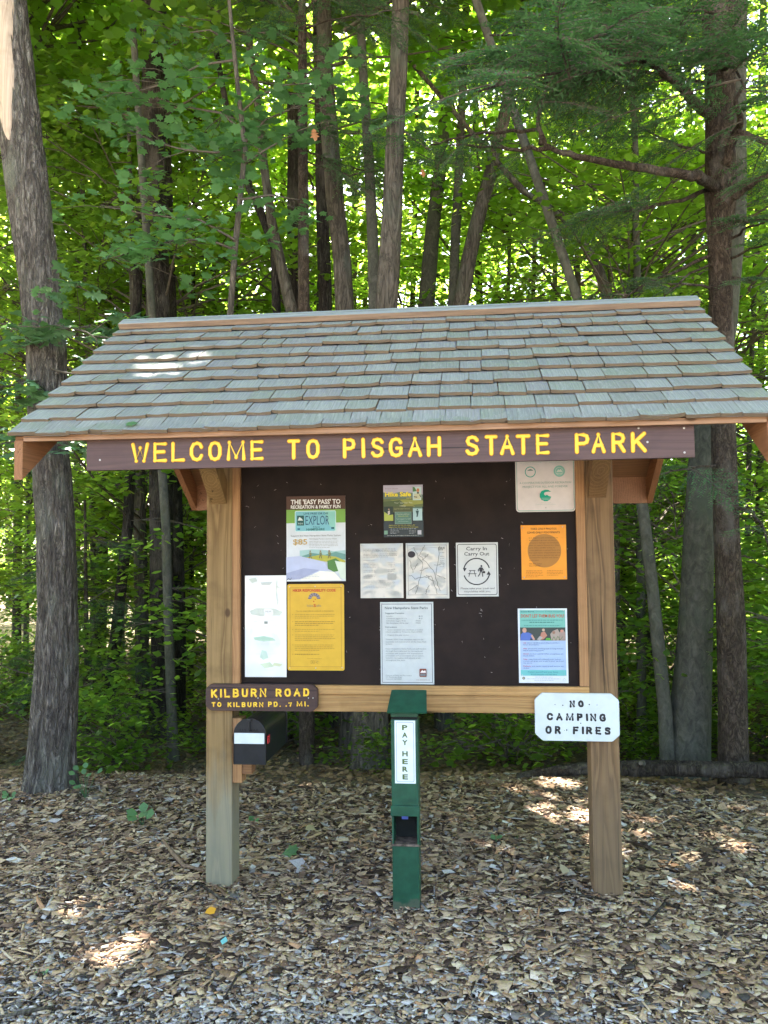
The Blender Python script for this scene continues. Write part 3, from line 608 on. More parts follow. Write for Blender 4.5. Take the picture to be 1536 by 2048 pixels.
letters(ns_, sp, NY, .0132, M['black_paint'], None, wob=.001, fl=.12)
for px, py, r in ((1110, 1409, .0022), (1125.5, 1410.5, .0032), (1178.5, 1409, .0032), (1194, 1410, .002), (1133.5, 1460, .0034), (1161.5, 1446.5, .003), (1162, 1408, .0018), (1129, 1461, .0016)):
    p = P(px, py, NY); MB().ball((p.x, NY-.0004, p.z), r, 8, (1, .25, 1)).build('screw', M['black_paint'], ns_)

# ------------------------------------------------------------------ notices on the board
BY = .030
class Notice:
    """art given in photo pixels inside the sheet's rectangle, laid on the sheet's own plane"""
    def __init__(s, name, label, rect, col, y=BY-.003, thick=.0022, rough=.4, radius=0, mat=None, wavy=0, cat='poster', sx=0, zs=0):
        s.t = thing(name, label, cat); s.r = rect; s.y = y-.0006; s.lay = 0; s.wavy = wavy
        x0, y0, x1, y1 = rect; A = P(x0, (y0+y1)/2, y); B = P(x1, (y0+y1)/2, y); T = P((x0+x1)/2, y0, y); U = P((x0+x1)/2, y1, y)
        s.X0, s.X1, s.Z1, s.Z0 = A.x, B.x, T.z, U.z; s.kx = (s.X1-s.X0)/(x1-x0); s.kz = (s.Z1-s.Z0)/(y1-y0)
        m_ = mat or flat(col, rough)
        if wavy:
            nx, nz = 26, 34; b = MB(); r = random.Random(name+label); ph = [r.uniform(0, 6) for _ in range(4)]
            for jz in range(nz+1):
                for ix in range(nx+1):
                    u, v = ix/nx, jz/nz; q = Vector((u*3.1+ph[0], v*3.7+ph[1], ph[2]))
                    h = wavy*(.5+mnoise.noise(q)*1.2+.5*mnoise.noise(q*2.7)) * min(1, 6*min(u, 1-u, v, 1-v)+.15)
                    b.v.append((s.X0+(s.X1-s.X0)*u, y-max(0, h)-.0005, s.Z0+(s.Z1-s.Z0)*v))
            b.f = [(j*(nx+1)+i, j*(nx+1)+i+1, (j+1)*(nx+1)+i+1, (j+1)*(nx+1)+i) for j in range(nz) for i in range(nx)]
            s.sheet = b.build('sheet', m_, s.t, True); s.hf = lambda u, v: max(0, wavy*(.5+mnoise.noise(Vector((u*3.1+ph[0], v*3.7+ph[1], ph[2])))*1.2+.5*mnoise.noise(Vector((u*3.1+ph[0], v*3.7+ph[1], ph[2]))*2.7)) * min(1, 6*min(u, 1-u, v, 1-v)+.15))+.0005
        else:
            s.hf = None; s.slabpts = s.rr(x0, y0, x1, y1, radius); MB().prism([(p[0], p[1]) for p in s.slabpts], y, y+thick).build('sheet', m_, s.t)
        s.y0 = y
    def m(s, px, py): return (s.X0+(px-s.r[0])*s.kx, s.Z1-(py-s.r[1])*s.kz)
    def rr(s, x0, y0, x1, y1, r):
        if r <= 0: return [s.m(x0, y1), s.m(x1, y1), s.m(x1, y0), s.m(x0, y0)]
        out = []
        for cx, cy, a0 in ((x0+r, y1-r, 180), (x1-r, y1-r, 270), (x1-r, y0+r, 0), (x0+r, y0+r, 90)):
            for k in range(5): a = math.radians(a0+k*22.5); out.append(s.m(cx+r*math.cos(a), cy-r*math.sin(a)))
        return out
    def put(s, verts2, faces, col, name='picture', rough=.4, up=1, label=None):
        s.lay += up; dy = .0004+.00025*s.lay; v = []
        for x, z in verts2:
            h = (s.hf((x-s.X0)/(s.X1-s.X0), (z-s.Z0)/(s.Z1-s.Z0))+.0009) if s.hf else 0
            v.append((x, s.y0-dy-h, z))
        o = MB().add(v, faces).build(name, flat(col, rough) if isinstance(col, tuple) else col, s.t); 
        if label: o['label'] = label
        return o
    def rect(s, x0, y0, x1, y1, col, r=0, **k): p = s.rr(x0, y0, x1, y1, r); return s.put(p, [tuple(range(len(p)))], col, **k)
    def poly(s, pts, col, **k): p = [s.m(*q) for q in pts]; return s.put(p, [tuple(range(len(p)))], col, **k)
    def frame(s, x0, y0, x1, y1, w_, col, r=0, name='border', **k):
        a = s.rr(x0, y0, x1, y1, r); b = s.rr(x0+w_, y0+w_, x1-w_, y1-w_, max(0, r-w_*.7) if r else 0); n = len(a)
        return s.put(a+b, [(i, (i+1) % n, n+(i+1) % n, n+i) for i in range(n)], col, name=name, **k)
    def disc(s, cx, cy, r, col, k_=20, ry=None, **k): return s.poly([(cx+r*math.cos(2*math.pi*i/k_), cy+(ry or r)*math.sin(2*math.pi*i/k_)) for i in range(k_)], col, **k)
    def ring(s, cx, cy, r0, r1, col, a0=0, a1=360, n=28, **k):
        v = []; 
        for i in range(n+1):
            a = math.radians(a0+(a1-a0)*i/n)
            for r in (r0, r1): v.append(s.m(cx+r*math.cos(a), cy+r*math.sin(a)))
        return s.put(v, [(2*i, 2*i+1, 2*i+3, 2*i+2) for i in range(n)], col, **k)
    def lines(s, pls, wd, col, name='print', **k):
        v = []; f = []
        for pl in pls:
            for (a, b), (c, d) in zip(pl[:-1], pl[1:]):
                L = math.hypot(c-a, d-b)+1e-6; nx, ny = -(d-b)/L*wd/2, (c-a)/L*wd/2; n = len(v)
                v += [s.m(a+nx, b+ny), s.m(c+nx, d+ny), s.m(c-nx, d-ny), s.m(a-nx, b-ny)]; f.append((n, n+1, n+2, n+3))
        return s.put(v, f, col, name=name, **k)
    def bars(s, x0, x1, ys, h, col, last=.7, name='small_print', **k):
        """unreadable body text: word-long strokes"""
        v = []; f = []; r = random.Random(int(x0*7+ys[0]*3))
        for q, y in enumerate(ys):
            xe = x1 - r.uniform(0, .08)*(x1-x0) if q < len(ys)-1 else x0+(x1-x0)*last; x = x0
            while x < xe:
                wl = r.uniform(2.2, 8)*max(.7, h/1.6); e = min(x+wl, xe); n = len(v); a, b, c, d = s.m(x, y-h/2), s.m(e, y-h/2), s.m(e, y+h/2), s.m(x, y+h/2)
                v += [a, b, c, d]; f.append((n, n+1, n+2, n+3)); x = e+1.1
        return s.put(v, f, col, name=name, **k)
    def text(s, body, x0, x1, yc, h, col, bold=0., name='lettering', align=None, **k):
        cu = bpy.data.curves.new('t', 'FONT'); cu.body = body; cu.resolution_u = 2; cu.offset = bold; o = bpy.data.objects.new('t', cu); C.objects.link(o)
        dg = bpy.context.evaluated_depsgraph_get(); me = o.evaluated_get(dg).to_mesh()
        V = [(q.co.x, q.co.y) for q in me.vertices]; F = [tuple(p.vertices) for p in me.polygons]; o.evaluated_get(dg).to_mesh_clear(); bpy.data.objects.remove(o); bpy.data.curves.remove(cu)
        xa, xb = min(v[0] for v in V), max(v[0] for v in V); capy = .7 
        sy = h/capy; W = [s.m(x0+(x-xa)/(xb-xa)*(x1-x0), yc+h/2-y*sy) for x, y in V]
        return s.put(W, F, col, name=name, **k)
    def tacks(s, pts, r=.0032, col=None):
        for px, py in pts:
            x, z = s.m(px, py); MB().ball((x, s.y0-.002-(s.hf(.5, .5) if s.hf else 0), z), r, 8, (1, .6, 1)).build('tack', col or M['steel'], s.t)
DK, GY = (.03, .03, .035), (.34, .34, .33)
# 1 easy pass
n = Notice('license_plate_poster', 'tall poster headed THE EASY PASS TO RECREATION with a blue number plate picture', (573, 992, 691, 1162.5), (.62, .66, .70), rough=.22)
n.rect(573, 992, 691, 1019, (.085, .042, .028)); n.rect(573, 1019, 691, 1046, (.19, .38, .07))
n.text("THE 'EASY PASS' TO", 582, 681.5, 1003.5, 9, (.78, .78, .76), .03); n.text('RECREATION & FAMILY FUN', 582, 681.5, 1013.6, 6.6, (.78, .78, .76), .03)
n.rect(590, 1021.5, 672.5, 1063.5, (.55, .75, .74), 3); n.rect(591.5, 1023, 671, 1062, (.20, .50, .58), 2.5); n.poly([(650, 1023), (671, 1023), (671, 1062), (658, 1050)], (.26, .58, .52))
n.rect(594.5, 1031, 608.5, 1051, (.02, .10, .09)); n.poly([(596, 1041), (599, 1034), (603, 1036), (607, 1041)], (.6, .7, .7)); n.text('NH', 597, 606, 1047, 3.6, (.5, .62, .6))
n.text('LIVE FREE OR DIE', 608, 657, 1027.2, 3.7, (.03, .10, .14), .02); n.text('EXPLOR', 611.5, 659, 1040.5, 18.5, (.02, .055, .14), -.005); n.text('New', 627, 641, 1054, 3, (.02, .09, .12)); n.text('HAMPSHIRE', 613.5, 650, 1058.8, 4.4, (.03, .14, .13), .02)
n.rect(595.5, 1056.5, 600.5, 1059.5, (.02, .1, .2)); n.rect(663, 1055, 669, 1058.5, (.02, .12, .15))
n.text('Support the New Hampshire State Parks System', 582, 682, 1071.3, 3.4, (.12, .13, .12)); n.text('$85', 586.5, 615, 1083.5, 11, (.50, .33, .09), .01); n.text('NH State Parks License Plate', 619, 674, 1078, 2.9, (.22, .22, .2))
n.bars(619, 677, [1083, 1086, 1089, 1092, 1095.5], .9, (.36, .37, .36))
n.poly([(600, 1101), (625, 1099), (645, 1100), (668, 1103), (691, 1101), (691, 1118), (600, 1118)], (.34, .52, .50)); n.poly([(604, 1112), (625, 1106), (650, 1110), (672, 1104), (691, 1109), (691, 1120), (604, 1120)], (.14, .30, .26))
n.poly([(608, 1116), (640, 1110), (672, 1114), (691, 1122), (690, 1130), (655, 1124), (625, 1120)], (.42, .40, .06)); n.poly([(573, 1114), (600, 1112), (650, 1124), (660, 1140), (600, 1156), (573, 1158)], (.46, .50, .66)); n.poly([(573, 1146), (608, 1136), (640, 1140), (600, 1158), (573, 1160)], (.34, .37, .52))  # blue-purple shapes at lower left are glare painted into the print
n.poly([(655, 1122), (672, 1117), (684, 1127), (680, 1142), (668, 1144), (656, 1138)], (.08, .20, .05)); n.poly([(670, 1122), (691, 1126), (691, 1160), (681, 1156)], (.62, .70, .58)); n.poly([(600, 1160), (640, 1142), (668, 1144), (684, 1161)], (.82, .80, .68))
for hx, sc_ in ((621, 1.), (641.5, 1.), (659, 1.15)):
    n.poly([(hx-2.5*sc_, 1105), (hx+2.5*sc_, 1105), (hx+3*sc_, 1111), (hx-1, 1112)], (.20, .22, .10)); n.disc(hx, 1102.7, 1.7*sc_, (.25, .16, .09), 8); n.lines([[(hx-.8, 1111), (hx-2.2, 1117)], [(hx+.8, 1111), (hx+2.4, 1117)]], 1.3, (.12, .10, .06), name='picture')
n.lines([[(574, 1160), (578, 1156), (581, 1159), (584, 1155)]], .9, (.05, .07, .06), name='picture'); n.bars(578, 640, [1150, 1153, 1156], .7, (.40, .42, .52))
# 2 glossy folded brochure
def gloss(name, col, rough=.12):
    s = N(name); nz = s.noise(s.coord((1, 1, 1)), 9, 3); s.base(s.ramp(nz, [(.3, tuple(c*.92 for c in col)), (.7, col)])); s.set(Roughness=rough, Specular_IOR_Level=.4, Coat_Weight=.55, Coat_Roughness=.20); s.bump(s.noise(s.coord((1, 1, 1)), 34, 3, .5, .6), .08, .001); return s.m
M['lam'] = gloss('laminated_white_paper', (.74, .75, .74)); M['lam2'] = gloss('laminated_grey_paper', (.44, .44, .41))
n = Notice('folded_brochure', 'tall narrow glossy white brochure sheet beside the left frame strip', (490, 1151, 573, 1354), None, mat=M['lam'], wavy=.004, cat='leaflet')
n.poly([(500, 1222), (512, 1216), (548, 1217), (566, 1224), (560, 1231), (520, 1233), (503, 1229)], (.56, .59, .52)); n.text('N.H.', 532, 544, 1223, 3.2, (.3, .32, .3)); n.ring(532, 1246, 0.1, 0.2, GY, n=4)
n.lines([[(500, 1246), (515, 1242), (550, 1241), (568, 1243)], [(503, 1250), (530, 1253), (560, 1250)]], .7, (.5, .52, .5)); n.rect(529, 1243, 536, 1248, (.28, .31, .28))
n.poly([(508, 1275), (528, 1272), (546, 1276), (552, 1281), (528, 1283), (510, 1280)], (.42, .58, .46)); n.poly([(520, 1315), (524, 1300), (533, 1303), (537, 1316), (527, 1320)], (.50, .62, .52)); n.poly([(520, 1328), (540, 1324), (548, 1333), (530, 1336)], (.55, .62, .45)); n.poly([(548, 1325), (566, 1328), (560, 1333), (546, 1331)], (.62, .64, .42))
n.poly([(498, 1158), (512, 1155), (515, 1162), (505, 1166)], (.50, .54, .48)); n.poly([(522, 1165), (545, 1164), (541, 1170), (524, 1170)], (.52, .55, .52)); n.lines([[(555, 1158), (553, 1180), (556, 1210)], [(552, 1172), (560, 1176)]], 1.4, (.55, .6, .52)); n.bars(512, 562, [1288, 1308, 1340], .7, (.6, .62, .6))
# 3 yellow hiker code
n = Notice('hiker_code_placard', 'yellow placard headed HIKER RESPONSIBILITY CODE in red with rounded corners', (575, 1168, 688.5, 1341), (.62, .37, .035), radius=4, cat='placard', rough=.4)
n.frame(580, 1175, 683, 1334, .8, (.36, .20, .03)); n.text('HIKER RESPONSIBILITY CODE', 586, 672, 1180.6, 5.4, (.50, .05, .02), .03)
for k in range(13):
    a = math.radians(180+180*(k+.5)/13); c, s_ = math.cos(a), math.sin(a); r0, r1 = 5.6, 12.2
    n.poly([(629+c*r0-s_*.5, 1198+s_*r0+c*.5), (629+c*r1-s_*1.1, 1198+s_*r1+c*1.1), (629+c*r1+s_*1.1, 1198+s_*r1-c*1.1), (629+c*r0+s_*.5, 1198+s_*r0-c*.5)], ((.05, .08, .18), (.16, .18, .28))[k % 2], up=0)
n.disc(628, 1203, 1.5, (.5, .1, .02), 6); n.disc(631, 1199, 1.1, (.5, .1, .02), 6)
n.text('hike', 614.5, 627, 1211.3, 5, (.28, .22, .12)); n.text('S', 627.5, 632.5, 1211, 5.8, (.5, .08, .02), .02); n.text('afe', 633, 643, 1211.3, 5, (.28, .22, .12))
n.text('You are responsible for yourself, so be prepared:', 592, 668, 1222, 2.3, (.20, .13, .03))
for y, k, b_ in ((1229, 3, 0), (1243.5, 3, 1), (1259, 2, 0), (1270, 4, 0), (1290, 4, 0), (1308.5, 1, 1)):
    n.bars(590, 671, [y+i*3.6 for i in range(k)], 1.3, (.30, .19, .03) if b_ else (.42, .27, .035), last=.6); n.disc(586, y, .8, (.3, .19, .03), 6)
n.text('hikeSafe Members', 615, 644, 1317, 1.6, (.3, .19, .03)); n.frame(622, 1321, 629, 1327.5, .6, (.3, .19, .03)); n.disc(625.5, 1324, 1.3, (.3, .19, .03), 5); n.lines([[(631, 1321.5), (637, 1322.5), (632, 1325), (637, 1327)]], .6, (.36, .24, .05))
n.tacks([(579.5, 1173), (683, 1172.5), (631, 1173), (579, 1336), (631.5, 1336), (684, 1335)])
# 4 hike safe
n = Notice('hike_safe_card_poster', 'small dark green poster headed Hike Safe in yellow above the two laminated papers', (767, 970, 846.5, 1074), (.018, .03, .035), rough=.25)
n.rect(767, 970, 846, 996, (.46, .44, .54)); n.poly([(767, 984), (780, 988), (800, 984), (825, 986), (846, 990), (846, 1000), (767, 998)], (.15, .21, .18)); n.rect(767, 997, 846, 1014, (.14, .18, .08)); n.poly([(780, 1000), (812, 999), (846, 1002), (846, 1008), (826, 1010)], (.30, .33, .09)); n.poly([(767, 1003), (800, 1000), (815, 1012), (767, 1013)], (.09, .13, .06)); n.poly([(800, 1013), (815, 1004), (830, 1013), (822, 1020), (790, 1022)], (.27, .28, .08)); n.poly([(767, 1012), (825, 1013), (846, 1018), (846, 1024), (767, 1025)], (.09, .11, .055))
n.text('Hike Safe', 770.5, 822.5, 988.3, 8.6, (.85, .72, .06), .035); n.text('card', 813, 822.5, 996.2, 2.8, (.7, .6, .1)); n.text('Buy your voluntary', 771, 797, 976.8, 1.8, (.2, .16, .2))
n.text('Your "Get Out" Plan', 789, 825, 1005.5, 3.2, (.55, .58, .48)); n.text('Help', 800, 812, 1011.7, 3.2, (.5, .52, .42)); n.text('search and rescue', 788, 820, 1017.5, 2.2, (.42, .45, .2))
n.rect(826, 974, 843, 1001, (.50, .66, .66)); n.poly([(826, 974), (830, 975), (834, 983), (826, 984)], (.08, .2, .08)); n.disc(836.5, 981, 3, (.55, .22, .10), 8, ry=4); n.disc(836.5, 986.5, 2.2, (.04, .05, .05), 8); n.poly([(829, 988), (842, 988), (841, 999), (828, 999)], (.55, .58, .40)); n.lines([[(828, 994), (835, 995)], [(840, 990), (842, 995)]], 1.6, DK, name='picture')
n.rect(768.5, 1013, 786.5, 1041.5, (.03, .05, .045)); n.poly([(768.5, 1023), (778, 1030), (786.5, 1029), (786.5, 1041.5), (768.5, 1041.5)], (.40, .46, .09)); n.poly([(776, 1022), (780, 1021), (780, 1028), (776, 1030)], (.55, .5, .48)); n.disc(778, 1018.5, 1.7, (.4, .28, .2), 7)
n.rect(826, 1014, 844.5, 1041.5, (.40, .58, .62)); n.poly([(826, 1014), (844.5, 1014), (844, 1018), (826, 1017)], (.10, .18, .15)); n.poly([(831.5, 1022), (838, 1022), (836.5, 1029), (835.5, 1034), (833, 1035), (833.5, 1029)], (.03, .08, .09)); n.disc(835, 1020, 1.5, (.03, .08, .09), 7)
n.rect(790, 1024, 823, 1048, (.10, .21, .17)); n.frame(790, 1024, 823, 1048, .5, (.36, .48, .42)); n.text('Purchase online at', 794, 819, 1028.3, 2, (.62, .68, .5)); n.text('hikesafe.com', 797, 817, 1032.3, 2, (.55, .6, .1)); n.text('Your support is vital!', 793, 821, 1038, 1.8, (.5, .6, .6)); n.text('NH Fish and Game', 797, 817, 1043, 1.6, (.4, .52, .5))
n.text('Support those that make our outdoors safe!', 778, 830, 1050.3, 2, (.6, .56, .06)); n.text('Supports N.H. Fish and Game search and rescue', 778, 836, 1054.2, 2, (.6, .56, .06)); n.bars(781, 832, [1058], 1, (.3, .33, .35), last=1)
n.rect(768.5, 1061, 775.5, 1068.5, (.16, .30, .22)); n.rect(835, 1061, 842.5, 1069.5, (.46, .46, .52)); n.bars(781, 799, [1061.5, 1064, 1066.5], .8, (.3, .33, .35)); n.bars(818, 832, [1062, 1064.5, 1067], .8, (.3, .33, .35)); n.bars(774, 838, [1071.2], .8, (.35, .38, .36), last=.98)
n.tacks([(770, 973), (842.5, 973)], .0022)
# 5, 6 laminated letter sheets
n = Notice('laminated_text_sheet', 'glossy laminated grey sheet of small print left of the trail map', (721, 1087, 806.5, 1196), None, mat=M['lam2'], wavy=.006, cat='paper notice')
n.bars(727, 798, [1098, 1100.8, 1103.6, 1108, 1111, 1114], .9, (.22, .22, .21)); n.bars(727, 752, [1121, 1126, 1129, 1132, 1135, 1141, 1144, 1150, 1153, 1156], .9, (.26, .26, .25)); n.bars(776, 792, [1126, 1130, 1134, 1139, 1143, 1147], .8, (.26, .26, .25)); n.bars(727, 792, [1162, 1165, 1168, 1172, 1175], .8, (.3, .3, .29))
n.rect(775, 1148, 792, 1160, (.36, .36, .33)); n.tacks([(725, 1091), (801.5, 1091), (768, 1192)])
n = Notice('laminated_trail_map', 'glossy laminated trail map sheet with a black disc in its corner', (812, 1086, 898, 1197), None, mat=M['lam2'], wavy=.006, cat='map')
n.frame(816, 1090, 894, 1190, .6, (.12, .12, .12)); n.disc(823.5, 1108.5, 7.6, (.03, .025, .03), 22, ry=6.6, label='black disc on the map')
R = random.Random(3); pl = []
for a, b in (((828, 1094), (846, 1130)), ((850, 1090), (838, 1112)), ((880, 1092), (872, 1150)), ((840, 1112), (866, 1140)), ((846, 1130), (830, 1188)), ((866, 1140), (880, 1182)), ((818, 1150), (832, 1158)), ((832, 1158), (862, 1152)), ((862, 1152), (874, 1188)), ((836, 1170), (818, 1182)), ((845, 1120), (858, 1108)), ((872, 1150), (892, 1158)), ((828, 1140), (836, 1126)), ((858, 1170), (850, 1188)), ((840, 1142), (856, 1136)), ((852, 1150), (868, 1164)), ((820, 1120), (826, 1146)), ((868, 1130), (890, 1128))):
    k = 7; pl.append([(a[0]+(b[0]-a[0])*i/k+(R.uniform(-1.8, 1.8) if 0 < i < k else 0), a[1]+(b[1]-a[1])*i/k+(R.uniform(-1.5, 1.5) if 0 < i < k else 0)) for i in range(k+1)])
n.lines(pl, .75, (.10, .10, .10)); n.lines([[(816, 1101), (834, 1092)], [(834, 1092), (876, 1096)]], .5, (.2, .2, .2)); n.bars(877, 891, [1095, 1097.5, 1100], 1.2, DK); n.bars(881, 889, [1105, 1113, 1117, 1121, 1124], .8, (.2, .2, .2)); n.frame(880, 1125, 888, 1134, .5, (.2, .2, .2))
n.tacks([(815, 1089), (893, 1088), (816, 1193), (893, 1193)])
# 7 carry in carry out
n = Notice('carry_in_carry_out_placard', 'white placard reading Carry In Carry Out with a circle of two arrows', (912.5, 1085, 996.5, 1193), (.55, .55, .52), cat='placard')
n.frame(915, 1088, 994, 1190, 1.2, DK, 4); n.text('Carry In', 933, 974.5, 1097, 7, DK, .01); n.text('Carry Out', 929, 979, 1107.5, 7, DK, .01); n.text('Please take your trash and', 921, 988.5, 1176.5, 4, (.08, .08, .08)); n.text('recyclables with you.', 928, 981, 1182.6, 4, (.08, .08, .08))
cx, cy = 953.3, 1143; n.ring(cx, cy, 25, 27.3, DK, 190, 345, name='symbol'); n.ring(cx, cy, 25, 27.3, DK, 10, 163, name='symbol')
n.poly([(926, 1136), (933.5, 1136), (929, 1143.5)][::-1], DK, name='symbol'); n.poly([(973, 1149.5), (981.5, 1149.5), (977.5, 1142)], DK, name='symbol')
n.lines([[(938, 1141), (951, 1141)], [(935.5, 1147.5), (953, 1147.5)], [(941, 1141), (937.5, 1153.5)], [(948, 1141), (951.5, 1153.5)]], 1.3, DK, name='symbol')
n.disc(963, 1132.2, 2, DK, 10, name='symbol'); n.poly([(959.5, 1135), (964.5, 1134.8), (965.5, 1142), (961, 1144), (958.5, 1141)], DK, name='symbol'); n.lines([[(961, 1143), (959.5, 1148), (956, 1153)], [(963.5, 1142), (965, 1148), (965.5, 1153.5)], [(960, 1136), (956.5, 1139.5), (957, 1143)], [(964.5, 1136), (967.5, 1141)]], 1.8, DK, name='symbol'); n.disc(968, 1144.5, 2.6, DK, 10, name='symbol')
# 8 new hampshire state parks
n = Notice('donation_placard', 'tall pale placard listing suggested donations under the two laminated sheets', (761, 1204, 867.5, 1368.5), (.50, .53, .515), cat='placard')
n.frame(763.5, 1207.5, 864.5, 1365.5, 1.1, (.06, .08, .10)); n.text('New Hampshire State Parks', 770.5, 856.5, 1215.7, 4.8, (.10, .13, .13), .012); n.text('Suggested Donation', 771, 809, 1226.3, 2.9, (.15, .18, .18), .015)
for i, (a, b_) in enumerate((('Adults', '$4'), ('Children (ages 6-11)', '$2'), ('Children (ages 0-5)', 'FREE'), ('NH Residents 65 & over', 'FREE'))):
    y = 1232.4+4.6*i; n.text(a, 773, 773+len(a)*2.05, y, 2.6, (.2, .23, .23)); n.text(b_, 842 if len(b_) > 2 else 838, 842+(0 if len(b_) > 2 else 0)+(0)+ (4 if len(b_) < 3 else 0) - (8.5 if len(b_) > 2 else 0)+(9 if len(b_) > 2 else 0), y, 2.6, (.2, .23, .23)) if len(b_) < 3 else n.text(b_, 832.5, 842, y, 2.6, (.2, .23, .23))
n.text('Instructions', 771, 794, 1254, 2.7, (.15, .18, .18), .015)
for y, a, x1 in ((1259.5, '\u2022  Insert donation into envelope provided', 846), (1263.8, '    (checks payable to Treasurer, State of NH)', 845), (1270, '\u2022  Deposit into pay station', 818), (1279, 'THANK YOU! Your donation supports the', 847), (1283.6, 'operation and maintenance of the State Park', 853), (1288, 'system.', 785), (1297.5, 'New Hampshire State Parks are self-funded', 852), (1302.2, 'through fees collected for recreational', 845), (1306.8, 'activities and support the maintenance,', 847), (1311.3, 'protection and preservation of our scenic,', 848), (1315.8, 'historic, recreation and natural areas', 841), (1320.3, 'throughout the state.', 811), (1350.6, 'Division of Parks and Recreation', 823), (1354.3, '172 Pembroke Road', 803), (1358, 'Concord, NH 03301', 803)):
    n.text(a, 771.5, x1, y, 2.6, (.22, .25, .25))
n.rect(838.5, 1337, 852.5, 1353.5, (.20, .06, .04), 2); n.poly([(840, 1345), (844, 1340), (847, 1342), (850, 1340), (851.5, 1345)], (.75, .72, .70)); n.rect(840, 1346.5, 851, 1351.5, (.16, .17, .18)); n.text('www.nhstateparks.org', 832, 858.5, 1359, 2, (.25, .1, .08))
n.tacks([(764, 1207), (864, 1206.5), (764.5, 1366), (865, 1366)])
# 9 pink cooperative sign
n = Notice('cooperative_project_sign', 'pale pink metal sign with green emblems high in the right corner of the board', (1031, 893, 1150, 1023.5), (.66, .60, .58), radius=7, cat='sign', rough=.45)
n.frame(1033, 895, 1148, 1021.5, 1.0, (.13, .38, .32), 6); n.ring(1061, 943.5, 9.2, 11, (.08, .36, .28), name='emblem'); n.poly([(1054.5, 941), (1058, 938.8), (1061, 937.8), (1064, 938.6), (1067.5, 941)], (.10, .22, .18), name='emblem')
n.disc(1119, 943, 11.4, (.22, .48, .40), 26, name='emblem'); n.ring(1119, 943, 7.2, 8.0, (.62, .66, .60), name='emblem'); n.poly([(1113, 945), (1117, 939), (1119, 941), (1122, 938.5), (1125.5, 945)], (.60, .66, .60), name='emblem'); n.lines([[(1113.5, 947.5), (1125, 947.5)]], 1, (.6, .66, .6), name='emblem')
n.text('DEPARTMENT OF THE INTERIOR', 1040, 1084, 925.2, 1.7, (.35, .45, .42)); n.text('NATIONAL PARK SERVICE', 1046, 1078, 928.7, 1.4, (.45, .52, .5)); n.text('STATE OF NEW HAMPSHIRE', 1099, 1138, 925, 1.7, (.35, .45, .42)); n.text('DIVISION OF PARKS', 1104, 1134, 928.5, 1.4, (.45, .52, .5))
n.text('A COOPERATIVE OUTDOOR RECREATION', 1039, 1142, 965.5, 4, (.16, .32, .28)); n.text('PROJECT FOR ALL AND FOREVER', 1045, 1135, 973.3, 4, (.16, .32, .28))
n.poly([(1102, 984), (1096, 980.2), (1090, 979.5), (1083, 982), (1079, 987.5), (1078.8, 994), (1082, 999.5), (1088, 1002.6), (1094, 1002.5), (1099.5, 999), (1101.8, 993.6), (1097, 992.5), (1093, 989.5), (1090.5, 991.5), (1087.5, 989), (1087.6, 986), (1091, 984.2), (1096, 983.6)], (.0, .34, .22), name='emblem'); n.lines([[(1082, 996.5), (1100.5, 996.5)], [(1084, 999.3), (1098, 999.3)]], .6, (.5, .6, .55), name='emblem')
n.text('LAND AND WATER', 1080, 1101, 1005.5, 1.5, (.45, .5, .48)); n.text('CONSERVATION FUND', 1070, 1110, 1009, 1.6, (.42, .48, .45)); n.tacks([(1090.5, 1015.5)])
# 10 orange
n = Notice('orange_footprints_placard', 'bright orange placard reading TAKE ONLY PHOTOS LEAVE ONLY FOOTPRINTS', (1042.5, 1050, 1133, 1159), (.80, .30, .02), cat='placard')
n.disc(1089, 1101.5, 33.5, (.40, .17, .025), 40, name='emblem'); n.text('TAKE ONLY PHOTOS', 1062, 1114, 1057.5, 4, (.12, .05, .01), .01); n.text('LEAVE ONLY FOOTPRINTS', 1055.5, 1120.5, 1064.8, 4, (.12, .05, .01), .01)
for y, a, x1 in ((1075.5, 'It is illegal to pick endangered or', 1117), (1080.5, 'threatened species of plants,', 1114), (1085.5, 'remove or damage any structure,', 1118), (1090.5, 'plant or natural feature in a state', 1119), (1095.4, 'park. Also, wildlife is free to', 1110), (1100.4, 'roam without a permit from the', 1120), (1105.4, 'Fish and Game Department and', 1120), (1110.4, 'to take marine species except as', 1120), (1115.2, 'provided for by Fish and Game', 1116), (1120, 'licenses.', 1078), (1127.5, 'NH RSA 217-A', 1083), (1131.5, 'Res 7300.00', 1080)):
    n.text(a, 1058.5, x1, y, 2.5, (.13, .055, .01))
n.bars(1051, 1086, [1141.5, 1144.5, 1147.5, 1150.5, 1153.5], .8, (.35, .13, .01)); n.bars(1093, 1126, [1141.5, 1144.5, 1147.5, 1150.5], .8, (.35, .13, .01)); n.tacks([(1045.5, 1055), (1126, 1054), (1047.5, 1154.5), (1128, 1154.5)], .0035)
# 11 bug poster
n = Notice('insect_warning_poster', 'teal and blue poster headed in red above a strip of people pictures', (1036.8, 1217, 1135.5, 1366), (.64, .68, .72), rough=.3)
n.rect(1040.5, 1220, 1131.5, 1255, (.17, .44, .37)); n.rect(1040.5, 1281, 1131.5, 1340, (.36, .47, .66)); n.rect(1040.5, 1340, 1131.5, 1351.5, (.15, .46, .45)); n.rect(1040.5, 1255, 1131.5, 1281, (.045, .06, .055))
n.text('Insect-Borne', 1043, 1070, 1223, 3, (.02, .14, .16), .02); n.text('Diseases in New Hampshire', 1073, 1129, 1223, 3, (.04, .25, .25)); n.text("DON'T LET THEM BUG YOU!", 1043, 1129.5, 1231.8, 6.6, (.50, .07, .03), .01)
n.bars(1044, 1127, [1240.3], 1.4, (.07, .25, .22), last=.99); n.bars(1060, 1112, [1244.6], 1.6, (.04, .16, .15), last=.95); n.bars(1049, 1123, [1251.3], 1.3, (.07, .25, .22), last=.98)
